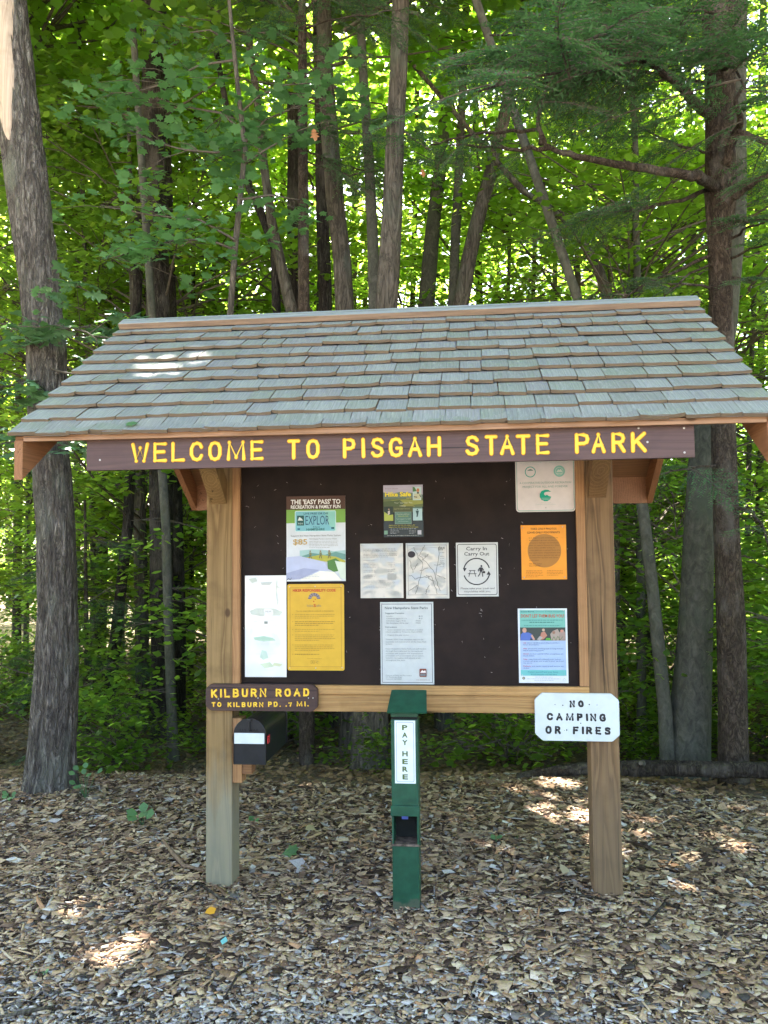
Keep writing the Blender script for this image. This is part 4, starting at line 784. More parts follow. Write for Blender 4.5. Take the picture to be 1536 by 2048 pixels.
n.poly([(1041, 1281), (1042, 1269), (1046, 1265), (1058, 1265), (1065, 1269), (1070, 1279), (1067, 1281), (1062, 1275), (1060, 1281)], (.08, .14, .42)); n.disc(1049.5, 1260.5, 4.4, (.50, .28, .20), 12, ry=5); n.poly([(1062, 1271), (1065, 1269), (1070.5, 1279), (1067, 1280.5)], (.52, .30, .22)); n.poly([(1079, 1281), (1083, 1265), (1090, 1263), (1095, 1271), (1088, 1278)], (.45, .20, .14)); n.disc(1087.5, 1260, 3, (.46, .34, .24), 8); n.poly([(1074, 1279), (1080, 1272), (1086, 1275), (1080, 1281)], (.36, .33, .3)); n.poly([(1091, 1281), (1093, 1276), (1100, 1276), (1103, 1281)], (.10, .34, .05))
n.poly([(1103, 1281), (1101, 1268), (1106, 1262), (1116, 1258), (1120, 1266), (1118, 1281)], (.36, .29, .24)); n.disc(1108, 1265, 3.2, (.3, .16, .11), 8); n.poly([(1119, 1281), (1120, 1264), (1127, 1259), (1131, 1266), (1131, 1281)], (.34, .25, .21)); n.disc(1124, 1262, 3, (.55, .24, .17), 8); n.lines([[(1104, 1281), (1108, 1273), (1112, 1281), (1116, 1272), (1120, 1280), (1126, 1273)]], 1, (.12, .18, .08), name='picture')
for y, wd_, rest, x1, more in ((1285.5, 'Use', 'insect repellent according to product', 1119, 'label directions.'), (1297, 'Wear', 'protective clothing such as long-sleeved', 1126, 'shirts and long pants.'), (1307.5, 'Avoid', 'outdoor activity when mosquitoes are', 1126, 'most active.'), (1318, 'Stay', 'away from tick-infested areas such as', 1121, 'overgrown grass and brush in your yard and'), (1332, 'Perform', 'tick checks regularly and remove any', 1126, 'ticks.')):
    xw = 1046+len(wd_)*2.1; n.text(wd_, 1046, xw, y, 2.6, (.42, .06, .09), .01); n.text(rest, xw+2, x1, y, 2.3, (.05, .08, .20)); n.text(more, 1046, 1046+len(more)*1.9, y+3.8, 2.3, (.05, .08, .20))
n.text('the woods.', 1046, 1064, 1325.6, 2.3, (.05, .08, .2)); n.text('Protect yourself and your family -', 1055, 1118, 1343.5, 2.6, (.02, .15, .2)); n.text('Avoid mosquito and tick bites.', 1060, 1113, 1348.3, 2.6, (.02, .15, .2))
n.disc(1046, 1356, 2.9, (.12, .12, .08), 12); n.disc(1046, 1356, 1.7, (.4, .38, .28), 10); n.bars(1069, 1104, [1353.6], .7, (.3, .33, .36), last=1); n.bars(1053, 1119, [1357], .7, (.3, .33, .36), last=1); n.bars(1067, 1106, [1360], .7, (.3, .33, .36), last=1); n.lines([[(1124, 1359), (1127, 1355.5), (1130, 1359)], [(1123, 1361), (1131, 1361)]], .6, (.4, .42, .42))
n.tacks([(1043, 1219.5), (1128.5, 1221.5), (1043.5, 1350), (1128.5, 1351)], .0028)

# ------------------------------------------------------------------ pay station
PY = -.222
a = P(783.5, 1500, PY); b = P(836, 1500, PY); X0, X1 = P(784, 1640, PY).x, P(837, 1640, PY).x; X0, X1 = X0, X0+.1285
ZT, ZB = P(810, 1427, PY).z, -.06; DY = .118
pay = thing('pay_station', 'dark green metal PAY HERE fee post with sloping lid and open envelope tray', 'pay station')
zo0, zo1 = P(812, 1690, PY).z, P(812, 1633, PY).z
zs = P(808, 1436.5, PY).z
MB().box(X0, X1, PY, PY+DY, ZB, zo0, .005).build('lower_tube', M['green_metal'], pay)
u = MB().box(X0-.001, X1+.001, PY+.001, PY+DY, zo1, zs-.0075, .004).build('upper_tube', M['green_metal'], pay)
MB().box(X0-.001, X1+.001, PY+.001, PY+DY, zs+.0055, ZT+.02, .003).build('slot_head', M['green_metal'], pay)
MB().box(X0+.004, X1-.004, PY+.012, PY+DY-.004, zs-.009, zs+.007).build('coin_slot', M['hole_shade'], pay)
MB().box(X0-.005, X1+.004, PY-.012, PY-.0005, zo1+.004, P(812, 1611, PY).z, .0015).build('collar', M['green_metal'], pay)
MB().box(X0, X0+.008, PY, PY+DY, zo0+.0005, zo1-.0005).build('tray_side', M['green_metal'], pay)
MB().box(X1-.008, X1, PY, PY+DY, zo0+.0005, zo1-.0005).build('tray_side', M['green_metal'], pay)
MB().box(X0+.0085, X1-.0085, PY+DY-.004, PY+DY, zo0+.0005, zo1-.0005).build('tray_back', M['hole_shade'], pay)
MB().box(X0+.0085, X1-.0085, PY-.004, PY+DY-.0045, zo0+.0005, zo0+.003).build('tray_floor', M['rust'], pay)
MB().box(X0-.003, X1+.002, PY-.005, PY-.0005, zo0-.006, zo0+.004, .001).build('tray_lip', M['rust'], pay)
MB().box((X0+X1)/2-.018, (X0+X1)/2+.012, PY+.01, PY+.03, zo1-.016, zo1-.001, .001).build('envelope_stack', plain('blue_envelope', (.06, .09, .32), .5), pay)
lx0, lx1 = P(773.5, 1420, PY-.045).x, P(853.5, 1420, PY-.045).x
lid = MB(); r = .014; zl0 = P(810, 1425, PY-.045).z; zl1 = zl0+.085; yl0, yl1 = PY-.045, PY+.10
pts = [(lx0+r, 0), (lx1-r, 0), (lx1-.004, .004), (lx1, r), (lx1-.008, 1-r), (lx1-.012-r, 1), (lx0+.014+r, 1), (lx0+.010, 1-r), (lx0, r), (lx0+.004, .004)]
vt = [(x, yl0+(yl1-yl0)*t, zl0+(zl1-zl0)*t) for x, t in pts]; nn = len(vt); lid.add([(x, y, z) for x, y, z in vt]+[(x, y+.004, z-.006) for x, y, z in vt], [tuple(range(nn)), tuple(range(2*nn-1, nn-1, -1))]+[(i, i+nn, (i+1) % nn+nn, (i+1) % nn) for i in range(nn)])
lid.build('lid', M['green_metal'], pay)
MB().prismx([(PY+.002, ZT+.02), (PY+DY-.002, ZT+.02), (PY+DY-.002, zl0+.065), (PY+.002, zl0+.018)][::-1], X0+.002, X1-.002).build('lid_neck', M['green_metal'], pay)
lab = Notice('pay_here_label', 'narrow white sticker with PAY HERE in upright green letters on the pay station', (789.5, 1441, 831, 1567), (.72, .78, .78), y=PY-.0012, thick=.001, cat='label')
lab.frame(792.5, 1444, 828, 1564, .9, (.28, .27, .42), 3.5)
for ch, py in zip('PAYHERE', (1455, 1470, 1485, 1507.5, 1523, 1538, 1553.5)): lab.text(ch, 804.5, 815.5, py, 9.6, (.10, .14, .04), .035)

# ------------------------------------------------------------------ mailbox
mb_ = thing('mailbox', 'black rural mailbox with a white strip on its door beside the left post', 'mailbox')
MY = -.14; q0, q1 = P(468, 1480, MY).x, P(530.5, 1480, MY).x; mz0, mz1 = P(500, 1528, MY).z, P(500, 1438, MY).z
def arch(x0, x1, z0, z1, n_=14): r = (x1-x0)/2; cx = (x0+x1)/2; return [(x0, z0), (x1, z0)] + [(cx+r*math.cos(math.pi*i/n_), z1-r+r*math.sin(math.pi*i/n_)) for i in range(n_+1)]
o = MB().prism(arch(q0+.003, q1-.003, mz0+.002, mz1-.003), MY+.012, MY+.49).build('body', M['mailbox'], mb_, False)
MB().prism(arch(q0, q1, mz0, mz1), MY, MY+.011).build('door', M['mailbox'], mb_)
dr = MB(); A = arch(q0-.001, q1+.001, mz0-.001, mz1+.001); dr.tube([(x, MY+.002, z) for x, z in A+[A[0]]], .0035, 6); dr.build('door_rim', M['mailbox'], mb_, True)
A2 = arch(q0+.001, q1-.001, mz0, mz1-.001); MB().tube([(x, MY+.49, z) for x, z in A2+[A2[0]]], .0045, 6).build('rear_rim', M['mailbox'], mb_, True)
MB().box(q0+.002, q1-.004, MY-.003, MY-.0005, P(500, 1487.5, MY).z, P(500, 1466, MY).z, .0008).build('white_strip', M['white_paint'], mb_)
cxm = (q0+q1)/2
MB().box(cxm-.013, cxm+.010, MY-.016, MY+.02, mz1-.012, mz1+.002, .002).build('latch', M['mailbox'], mb_)
MB().tube([(cxm, MY-.004, mz1-.012), (cxm, MY-.006, mz1-.055)], .004, 6).build('handle', M['mailbox'], mb_)
MB().box(q1+.001, q1+.006, MY+.03, MY+.075, (mz0+mz1)/2-.018, (mz0+mz1)/2+.022, .0025).build('flag', M['red'], mb_)
nm = Notice('x', 'x', (474, 1455, 525, 1463), (.017, .02, .028), y=MY-.0008, thick=.0002); nt_ = nm.text('U.S. MAIL', 480, 519, 1460.5, 5, (.004, .004, .005), .01, name='embossed_lettering')
for ch_ in list(nm.t.children):
    if ch_.name.startswith('sheet'): bpy.data.objects.remove(ch_)
    else: ch_.parent = mb_
bpy.data.objects.remove(nm.t)
bx0 = -S_+PW/2+.001
MB().box(bx0, q0-.001 if q0-.001 > bx0+.01 else bx0+.035, .004, .092, P(473, 1566, 0).z, P(473, 1437, 0).z, .002).build('mounting_board', M['trim'], mb_)
MB().box(q0+.01, q1-.02, .01, .3, mz0-.012, mz0-.002, .002).build('bracket', M['deck'], mb_)  # both brackets coloured dark for the shade under the mailbox
MB().box(bx0+.001, q0+.05, .012, .09, mz0-.09, mz0-.013, .002).build('bracket', M['deck'], mb_)

# ------------------------------------------------------------------ the woods: the trees the photo singles out
def T(name, label, pts, y, mat, crowns=('can',), k=20, furrow=.05, flare=.25, cat='tree', group=None): return tree(name, label, cat, from_px(pts, y), M[mat], crowns, group, k, furrow, flare)
oak = T('oak_tree', 'big ridged oak at the left edge with a strip of bare pale wood', [(10, -20, 76), (28, 150, 78), (52, 350, 80), (78, 560, 76), (92, 700, 74), (100, 900, 72), (112, 1050, 72), (116, 1200, 74), (112, 1350, 80), (105, 1480, 88), (97, 1600, 100)], 1.75, 'barkoak', ('can', 'can'), k=96, furrow=.05, flare=.22)
# bare wood strip on the oak, standing a little proud of the bark
V = []; F = []; rows = 26
for i in range(rows+1):
    py = -20+(300+20)*i/rows; t = i/rows; cxp = 10+ (52-10)*(py+20)/370; c = P(cxp, py, 1.75); rad = 39/FPX*(c-CAM).dot(Fv)*1.10
    wdt = (1-t)**.55
    for j in range(9):
        an = math.radians(258 - 58*wdt + (118*wdt+4)*(j/8)*.98 + 3*math.sin(i*.5)); rr_ = rad*(1+.02*mnoise.noise(Vector((i*.4, j*.6, 0)))) if 0 < j < 8 else rad*.90
        V.append(c+Vector((math.cos(an)*rr_, math.sin(an)*rr_, 0))-Vector(oak.location))
for i in range(rows):
    for j in range(8): a_ = i*9+j; F.append((a_, a_+1, a_+10, a_+9))
q = MB().add(V, F).build('bare_wood', M['barewood'], oak, True)
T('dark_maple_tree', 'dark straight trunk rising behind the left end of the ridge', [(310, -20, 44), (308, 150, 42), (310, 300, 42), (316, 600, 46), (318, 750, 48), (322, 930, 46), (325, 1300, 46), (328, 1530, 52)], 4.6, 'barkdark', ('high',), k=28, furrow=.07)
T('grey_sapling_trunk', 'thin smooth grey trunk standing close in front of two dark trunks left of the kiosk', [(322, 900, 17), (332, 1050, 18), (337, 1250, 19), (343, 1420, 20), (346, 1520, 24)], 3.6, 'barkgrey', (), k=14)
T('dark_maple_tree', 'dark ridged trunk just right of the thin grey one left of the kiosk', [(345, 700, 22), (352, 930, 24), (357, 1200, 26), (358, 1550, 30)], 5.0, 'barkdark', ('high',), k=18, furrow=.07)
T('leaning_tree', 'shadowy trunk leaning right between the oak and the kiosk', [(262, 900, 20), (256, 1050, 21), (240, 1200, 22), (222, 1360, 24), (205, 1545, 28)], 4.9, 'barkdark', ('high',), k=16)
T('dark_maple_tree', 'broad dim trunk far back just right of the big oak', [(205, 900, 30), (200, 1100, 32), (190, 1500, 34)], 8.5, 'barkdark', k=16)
T('young_maple_tree', 'slender pale curving trunk behind the left of the ridge, forked high up', [(492, -20, 13), (500, 100, 14), (517, 220, 15), (528, 330, 17), (543, 440, 19), (562, 530, 22), (583, 622, 25), (592, 760, 26), (598, 950, 28)], 4.2, 'barkpale', (), k=16)
T('young_maple_tree', 'thin brown stem curving left of the pale forked trunk', [(418, -20, 10), (432, 100, 11), (452, 210, 12), (482, 290, 14), (500, 380, 16), (520, 420, 17), (550, 500, 18)], 4.25, 'barkdark', (), k=12)
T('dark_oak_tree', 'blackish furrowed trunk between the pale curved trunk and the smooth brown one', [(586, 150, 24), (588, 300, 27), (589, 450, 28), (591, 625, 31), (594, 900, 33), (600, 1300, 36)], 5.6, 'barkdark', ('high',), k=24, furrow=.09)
T('maple_tree', 'smooth brown trunk with long cracks left of the centre pair', [(646, -20, 30), (651, 150, 32), (660, 270, 34), (670, 400, 36), (684, 520, 36), (690, 622, 38), (697, 900, 42), (700, 1300, 48), (704, 1540, 54)], 3.9, 'barkpale', ('can', 'can'), k=26, furrow=.04)
T('maple_tree', 'narrow grey trunk pressed against the left side of the tall centre maple', [(722, 60, 17), (728, 180, 18), (738, 320, 20), (744, 450, 22), (748, 560, 24), (752, 700, 28), (735, 1300, 36)], 3.6, 'barkgrey', ('high',), k=18)
T('maple_tree', 'tall brown centre maple whose thick base shows under the crossbeam', [(800, 40, 34), (797, 140, 35), (790, 280, 37), (785, 400, 40), (780, 500, 43), (773, 622, 46), (766, 800, 52), (752, 1150, 62), (741, 1420, 70), (737, 1555, 78)], 3.1, 'barkpale', ('can', 'can'), k=36, furrow=.05, flare=.1)
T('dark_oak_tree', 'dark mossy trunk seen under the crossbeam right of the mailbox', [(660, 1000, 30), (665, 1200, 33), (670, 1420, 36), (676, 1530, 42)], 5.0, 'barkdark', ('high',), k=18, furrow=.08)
T('birch_tree', 'greyish trunk lit along its right edge behind the ridge right of centre', [(905, 60, 22), (893, 200, 24), (880, 340, 26), (866, 450, 28), (852, 615, 34), (838, 900, 36), (830, 1300, 40)], 6.5, 'barkgrey', ('high',), k=18)
T('beech_tree', 'slim grey trunk just left of the brown leaning trunk', [(926, 150, 15), (920, 300, 17), (912, 450, 19), (905, 612, 20), (898, 900, 22), (893, 1300, 26), (890, 1500, 28)], 5.6, 'barkgrey', ('high',), k=14)
T('leaning_maple_tree', 'brown trunk leaning right above the middle of the roof', [(1048, -10, 20), (1030, 120, 23), (1012, 220, 25), (980, 350, 27), (958, 430, 29), (937, 520, 31), (921, 612, 33), (902, 750, 34), (890, 900, 36)], 5.1, 'barkpale', ('high',), k=22)
T('bent_tree', 'slim trunk bending left over the right half of the roof', [(965, 290, 12), (1008, 340, 14), (1050, 385, 17), (1092, 410, 18), (1132, 440, 19), (1168, 490, 20), (1198, 540, 21), (1216, 600, 22), (1222, 700, 24), (1226, 1000, 26), (1225, 1500, 30)], 4.8, 'barkpale', (), k=16)
T('sapling_pole', 'straight thin pole of a trunk above the right half of the roof', [(1258, 120, 10), (1268, 220, 11), (1272, 330, 12), (1272, 450, 13), (1277, 600, 14), (1280, 900, 16), (1284, 1500, 20)], 4.9, 'barkgrey', ('mid',), k=12)
T('beech_tree', 'stout grey green beech just left of the hemlock at the right edge', [(1465, 250, 52), (1462, 450, 56), (1445, 650, 58), (1420, 800, 56), (1405, 930, 55), (1398, 1050, 58), (1392, 1200, 64), (1386, 1330, 72), (1379, 1450, 82), (1374, 1550, 90)], 3.0, 'barkgrey', ('can', 'can'), k=36, furrow=.03, flare=.12)
T('slender_beech_tree', 'thin grey trunk leaning away from the stout beech towards the right post', [(1258, 900, 22), (1275, 950, 22), (1290, 1050, 23), (1302, 1150, 24), (1315, 1280, 26), (1330, 1420, 28), (1336, 1545, 30)], 2.9, 'barkgrey', (), k=18, flare=.1)
for px, y, wd, top in ((1398, 7.5, 13, 380), (1378, 8.5, 12, 400), (1300, 9.0, 12, 300), (1060, 8.2, 10, 450), (1112, 9.0, 11, 480), (236, 8.0, 9, 250), (470, 7.8, 12, 350), (560, 8.4, 12, 300), (155, 9.5, 12, 300), (1006, 7.2, 8, 520), (1520, 7.6, 15, 500), (40, 8.2, 16, 300), (430, 9.6, 16, 200), (705, 9.8, 14, 300), (820, 9.5, 12, 400), (180, 6.6, 10, 420), (285, 7.4, 12, 350), (385, 6.8, 9, 300), (60, 6.5, 9, 350), (1255, 7.0, 9, 350), (1500, 6.4, 10, 420), (640, 7.6, 14, 200), (960, 8.8, 15, 250), (1160, 7.4, 12, 300)):
    lean = random.uniform(-25, 25); T('background_tree', 'slender trunk of a leafy tree far back in the woods behind the kiosk', [(px+lean, top-420, wd*.7), (px+lean*.6, top, wd*.9), (px, top+400, wd), (px-lean*.5, 1400, wd*1.2)], y, random.choice(['barkgrey', 'barkpale', 'barkdark']), ('open',) if y > 8.3 else ('mid',), k=10, group='slender trees far back in the woods')

# leafy trees filling the woods (their trunks are lost among the leaves)
spots = []
R = random.Random(21)
def ok_spot(x, y, d): return all((x-a)**2+(y-b)**2 > d*d for a, b in spots)
lim = lambda y: (CX-math.tan(YAW)*(y+CD)-(y+CD)*.60-2.5, CX-math.tan(YAW)*(y+CD)+(y+CD)*.58+2.5)
for ring_, (ya, yb, nn_, kinds) in enumerate(((5.2, 9, 6, ('mid',)), (8.5, 14, 10, ('open',)), (13, 20, 13, ('open',)), (19, 28, 16, ('open',)))):
    got = 0; tries = 0
    while got < nn_ and tries < 900:
        tries += 1; y = R.uniform(ya, yb); a, b = lim(y); x = R.uniform(a, b)
        if not ok_spot(x, y, 1.3 if y < 9 else 1.9) or (y < 9 and abs(x+.12*y-.3) < 2.4): continue
        spots.append((x, y)); got += 1; r = R.uniform(.05, .13); lx = R.uniform(-.5, .5)
        g = gz(x, y)-.1
        path = [(Vector((x, y, g)), r), (Vector((x+lx*.2, y, g+3)), r*.85), (Vector((x+lx*.7, y, g+8)), r*.6), (Vector((x+lx, y, g+15)), r*.2)]
        if kinds == ('mid',): path = path[:3]; path[-1] = (path[-1][0], .015)
        tree('forest_tree', 'leafy forest tree half hidden among others behind the kiosk', 'tree', path, M[R.choice(['barkgrey', 'barkpale', 'barkdark'])], kinds, 'leafy trees filling the woods', k=9, flare=.15)
# tall trees beside and above the clearing: they shade the kiosk
for x, y, h in ((-8.2, -1.5, 16), (-9, -5.5, 16), (8.2, -2.2, 16), (9, -6, 16), (-10, 2, 16), (10, 2, 16), (-6.3, 2.4, 16), (6.8, 1.2, 16), (6.6, 5.4, 16), (-6.25, 5.6, 16), (-7.5, 7.5, 16)):
    g = gz(x, y)-.1
    tree('canopy_tree', 'tall leafy tree closing the canopy over the clearing', 'tree', [(Vector((x, y, g)), .17), (Vector((x+.1, y, g+6)), .14), (Vector((x, y+.1, g+11)), .1), (Vector((x, y, g+h)), .03)], M['barkpale'], ('can', 'mid') if abs(x) > 8 else ('can', 'can', 'can') if x == -6.25 else ('can',), 'tall trees closing the canopy', k=16, furrow=.05)
# saplings and bushes of the understory
def undergrowth(name, label, cat, x, y, group, kinds, s):
    cm, lm = R.choice(kinds); t = thing(name, label, cat, (x, y, gz(x, y)-.02), R.uniform(0, 6.28), group)
    copyme('foliage', cm, t, (0, 0, 0), 0, s, s*R.uniform(.85, 1.15)); copyme('stems', lm, t, (0, 0, 0), 0, s)
n_ = 0
while n_ < 56:
    y = R.uniform(3.3, 12); a, b = lim(y); x = R.uniform(a, b)
    if abs(x+.2) < 1.6 and y < 4.6: continue
    undergrowth('sapling', 'leafy young sapling in the undergrowth behind the mulch', 'sapling', x, y, 'saplings in the undergrowth', SAP, R.uniform(.8, 1.5)); n_ += 1
n_ = 0
while n_ < 46:
    y = R.uniform(2.6, 6.5); a, b = lim(y); x = R.uniform(a, b)
    if R.random() < .3: continue
    undergrowth('low_bush', 'low leafy bush at the far edge of the mulch', 'bush', x, y, 'low bushes along the mulch edge', BUSH, R.uniform(.6, 1.25)); n_ += 1
# the far woods as one mass
n = 100000; Y = rng.uniform(27, 42, n); X = CX - math.tan(YAW)*(Y+CD) + (rng.random(n)-.5)*(Y+CD)*1.9; Z = .6 + 15*rng.random(n)**1.25
cl = np.array([mnoise.noise(Vector((a*.35, b*.2, c*.45))) for a, b, c in zip(X[::1], Y, Z)]); kp = cl > -.42 + .045*(Z-4); X, Y, Z = X[kp], Y[kp], Z[kp]; n = len(X)
Nn = np.c_[rng.normal(0, .5, n), rng.normal(-.2, .5, n), np.ones(n)]; Nn /= np.linalg.norm(Nn, axis=1)[:, None]
V, F, A = place_leaves(np.c_[X, Y, Z], Nn, rng.normal(0, 1, (n, 3)), .34*rng.uniform(.6, 1.3, n), 'kite')
tag(link('far_woods', npmesh('far_woods', V, F, M['leaf'], A)), 'far wall of green leaves closing the view between the trunks', 'woods', kind='stuff')
# litter on the forest floor
n = 26000; Y = rng.uniform(1.9, 12, n); X = CX - math.tan(YAW)*(Y+CD) + (rng.random(n)-.5)*(Y+CD)*1.2
Z = gzv(X, Y)+.008+rng.random(n)*.02; Nn = np.c_[rng.normal(0, .3, n), rng.normal(0, .3, n), np.ones(n)]; Nn /= np.linalg.norm(Nn, axis=1)[:, None]
V, F, A = place_leaves(np.c_[X, Y, Z], Nn, rng.normal(0, 1, (n, 3)), .06*rng.uniform(.6, 1.3, n), 'kite')
tag(link('leaf_litter', npmesh('leaf_litter', V, F, M['litter'], A)), 'brown fallen leaves on the dark forest floor', 'leaf litter', kind='stuff')

# ------------------------------------------------------------------ hemlock at the right edge
HY = 2.5
hpath = from_px([(1432, -20, 62), (1440, 120, 60), (1440, 300, 56), (1442, 380, 62), (1440, 480, 46), (1443, 650, 44), (1447, 850, 46), (1452, 1050, 48), (1461, 1250, 54), (1465, 1380, 55), (1467, 1560, 58)], HY)
hem = tree('hemlock_tree', 'tall hemlock with brown flaky bark and dark drooping boughs over the right of the roof', 'tree', hpath, M['barkhem'], ('can', 'can', 'can'), None, 40, .06, .1)  # broadleaf crowns out of view, added to shade the clearing
HO = Vector(hem.location)
def bough_mesh(i):
    r = random.Random(100+i); Ln = r.uniform(.8, 1.1); Cs = []; Ds = []; Ns = []; Ss = []; b = MB(); ax = []
    for k in range(11): t = k/10; ax.append(Vector((Ln*t, .05*math.sin(3*t+i), -.22*t*t)))
    b.tube(ax, [.008*(1-.8*k/10) for k in range(11)], 5, caps=False)
    for k in range(26):
        t = .08+.9*k/26; p = ax[int(t*10)].lerp(ax[min(10, int(t*10)+1)], t*10-int(t*10)); sd = 1 if k % 2 else -1
        l = (.42*(1-t)+.10)*r.uniform(.7, 1.15); an = r.uniform(.7, 1.1)*sd; d = Vector((math.cos(an), math.sin(an), -.15+r.uniform(-.1, .1))).normalized()
        tip = p+d*l+Vector((0, 0, -.35*l*l)); b.tube([p, p+d*l*.5, tip], [.003, .002, .001], 3, caps=False)
        nn = max(4, int(l/.016))
        for j in range(nn):
            u = (j+.5)/nn; c = p+d*l*u+Vector((0, 0, -.35*l*l*u*u)); s2 = 1 if j % 2 else -1; dd = (d*.75+Vector((-d.y, d.x, 0))*s2*.8+Vector((0, 0, r.uniform(-.45, .02)))).normalized()
            L = r.uniform(.034, .072)*(1-.35*u); Cs.append(c+dd*L*.5); Ds.append(dd); Ns.append(Vector((r.gauss(0, .35), r.gauss(0, .35), 1)).normalized()); Ss.append(L)
    V, F, A = place_leaves(np.array(Cs), np.array(Ns), np.array(Ds), np.array(Ss), 'sprig')
    me = npmesh('needles', V, F, M['needle'], A); tw = bpy.data.meshes.new('twigs'); tw.from_pydata(b.v, [], b.f); tw.materials.append(M['twig']); tw.update()
    return me, tw
BO = [bough_mesh(i) for i in range(5)]
nb = 0
def bough(parent, o, p, d, s):
    """a bough of needles whose twigs are its sub-part; d = horizontal heading"""
    global nb; me, tw = random.choice(BO); a = math.atan2(d.y, d.x)+random.gauss(0, .35)
    mt = Matrix.LocRotScale(p-o, (Matrix.Rotation(a, 3, 'Z') @ Matrix.Rotation(random.gauss(.12, .18), 3, 'Y') @ Matrix.Rotation(random.gauss(0, .25), 3, 'X')).to_quaternion(), Vector((s, s, s)))
    q = link('bough', me, parent, mt); link('twigs', tw, q); nb += 1
def limb(parent, o, pts, r0, nb_=10, s=.8, start=.25, name='limb', mat='barkhem', r1=.006, droop=0):
    P_ = [Vector(p) for p in pts]
    fine = []
    for i in range(len(P_)-1):
        for j in range(4): fine.append(P_[i].lerp(P_[i+1], j/4)+Vector((random.uniform(-.012, .012), 0, random.uniform(-.012, .012))))
    fine.append(P_[-1]); n = len(fine); MB().tube([p-o for p in fine], [r0+(r1-r0)*i/(n-1) for i in range(n)], 8).build(name, M[mat], parent, True)
    for k in range(nb_):
        t = start+(1-start)*(k+.5)/nb_; i = min(n-2, int(t*(n-1))); p = fine[i].lerp(fine[i+1], t*(n-1)-i); d = fine[i+1]-fine[i]; d.normalize()
        sd = 1 if k % 2 else -1; h = (Vector((d.x, d.y, 0))*.7+Vector((-d.y, d.x, 0))*sd*.8).normalized()
        bough(parent, o, p, h, s*random.uniform(.7, 1.2))
def H(px, py, y): return P(px, py, y)
# limbs read from the photo (the long bare one to the left, the one rising left, those to the right)
limb(hem, HO, [H(1432, 378, HY), H(1395, 352, 1.9), H(1340, 345, 1.8), H(1250, 330, 1.7), H(1150, 312, 1.6), H(1098, 296, 1.5), H(1020, 298, 1.4), H(900, 290, 1.35)], .046, 3, .5, .75)
limb(hem, HO, [H(1098, 296, 1.5), H(1075, 262, 1.5), H(1010, 262, 1.45), H(930, 272, 1.4), H(860, 290, 1.4)], .016, 4, .5, .5)
limb(hem, HO, [H(1080, 290, 1.5), H(1078, 240, 1.5), H(1092, 170, 1.5), H(1098, 100, 1.5)], .018, 3, .6, .4)
limb(hem, HO, [H(1425, 235, HY), H(1385, 200, 2.0), H(1345, 155, 1.9), H(1290, 120, 1.8), H(1200, 90, 1.6), H(1100, 70, 1.5), H(980, 70, 1.4)], .045, 10, .9, .3)
limb(hem, HO, [H(1450, 400, 2.0), H(1500, 370, 1.9), H(1560, 335, 1.8)], .05, 4, .6, .4)
limb(hem, HO, [H(1450, 330, 2.0), H(1475, 262, 1.9), H(1530, 285, 1.8), H(1580, 275, 1.8)], .04, 4, .7, .5)
limb(hem, HO, [H(1445, 330, HY), H(1480, 250, 2.0), H(1470, 200, 1.9), H(1500, 150, 1.9)], .035, 5, .8, .3)
for pts, r_, k_ in (([(1440, 372), (1380, 395), (1310, 412), (1240, 425), (1170, 430)], .02, 8), ([(1440, 500), (1370, 535), (1300, 565), (1240, 598)], .018, 3), ([(1440, 520), (1380, 548), (1330, 590)], .012, 2), ([(1440, 575), (1390, 572), (1300, 565)], .014, 2), ([(1455, 445), (1500, 442), (1560, 440)], .016, 2), ([(1455, 560), (1500, 560), (1560, 555)], .018, 3), ([(1455, 480), (1500, 455), (1560, 430)], .012, 2), ([(1450, 310), (1390, 300), (1330, 280), (1270, 250)], .014, 6), ([(1450, 520), (1500, 500), (1560, 480)], .012, 3), ([(1455, 1010), (1505, 1025), (1530, 1060), (1545, 1120)], .018, 2), ([(1440, 930), (1395, 935), (1340, 940)], .010, 3)):
    yy = random.uniform(1.7, 2.1); limb(hem, HO, [H(a, b, HY+(yy-HY)*i/3) for i, (a, b) in enumerate(pts)], r_, k_, .55, .45)
# dense boughs at the top right
for k in range(9):
    tx, ty = random.uniform(840, 1500), random.uniform(-60, 190); y0 = random.uniform(.3, 2.4); s0 = P(1440, ty-random.uniform(-20, 60), HY); e = P(tx, ty+random.uniform(0, 30), y0); md = s0.lerp(e, .5)+Vector((0, 0, .12))
    limb(hem, HO, [s0, md, e], .018, 6, .95, .35)
# a second hemlock left of the centre trunks
h2 = tree('hemlock_tree', 'half hidden slim hemlock whose dark boughs cross the centre trunks', 'tree', from_px([(604, -30, 16), (606, 300, 20), (608, 640, 24), (612, 1200, 30)], 3.3), M['barkhem'], (), None, 16, .05, .1); H2 = Vector(h2.location)
for pts, k_ in (([(604, 270), (640, 262), (700, 268), (760, 270)], 7), ([(604, 300), (640, 310), (690, 330), (740, 345)], 6), ([(604, 255), (580, 260), (550, 280)], 4), ([(604, 60), (660, 40), (730, 30), (800, 20)], 8), ([(604, 20), (650, -10), (720, -20), (850, -10)], 8), ([(604, 100), (560, 70), (530, 60)], 5), ([(604, 40), (560, 10), (520, 0)], 5), ([(606, 200), (700, 225), (800, 260), (860, 300)], 6), ([(606, 320), (700, 350), (800, 330)], 5), ([(604, 130), (640, 120), (700, 110)], 5)):
    yy = random.uniform(2.4, 3.6); limb(h2, H2, [H(a, b, 3.3+(yy-3.3)*i/3) for i, (a, b) in enumerate(pts)], .010, k_, .55, .2)
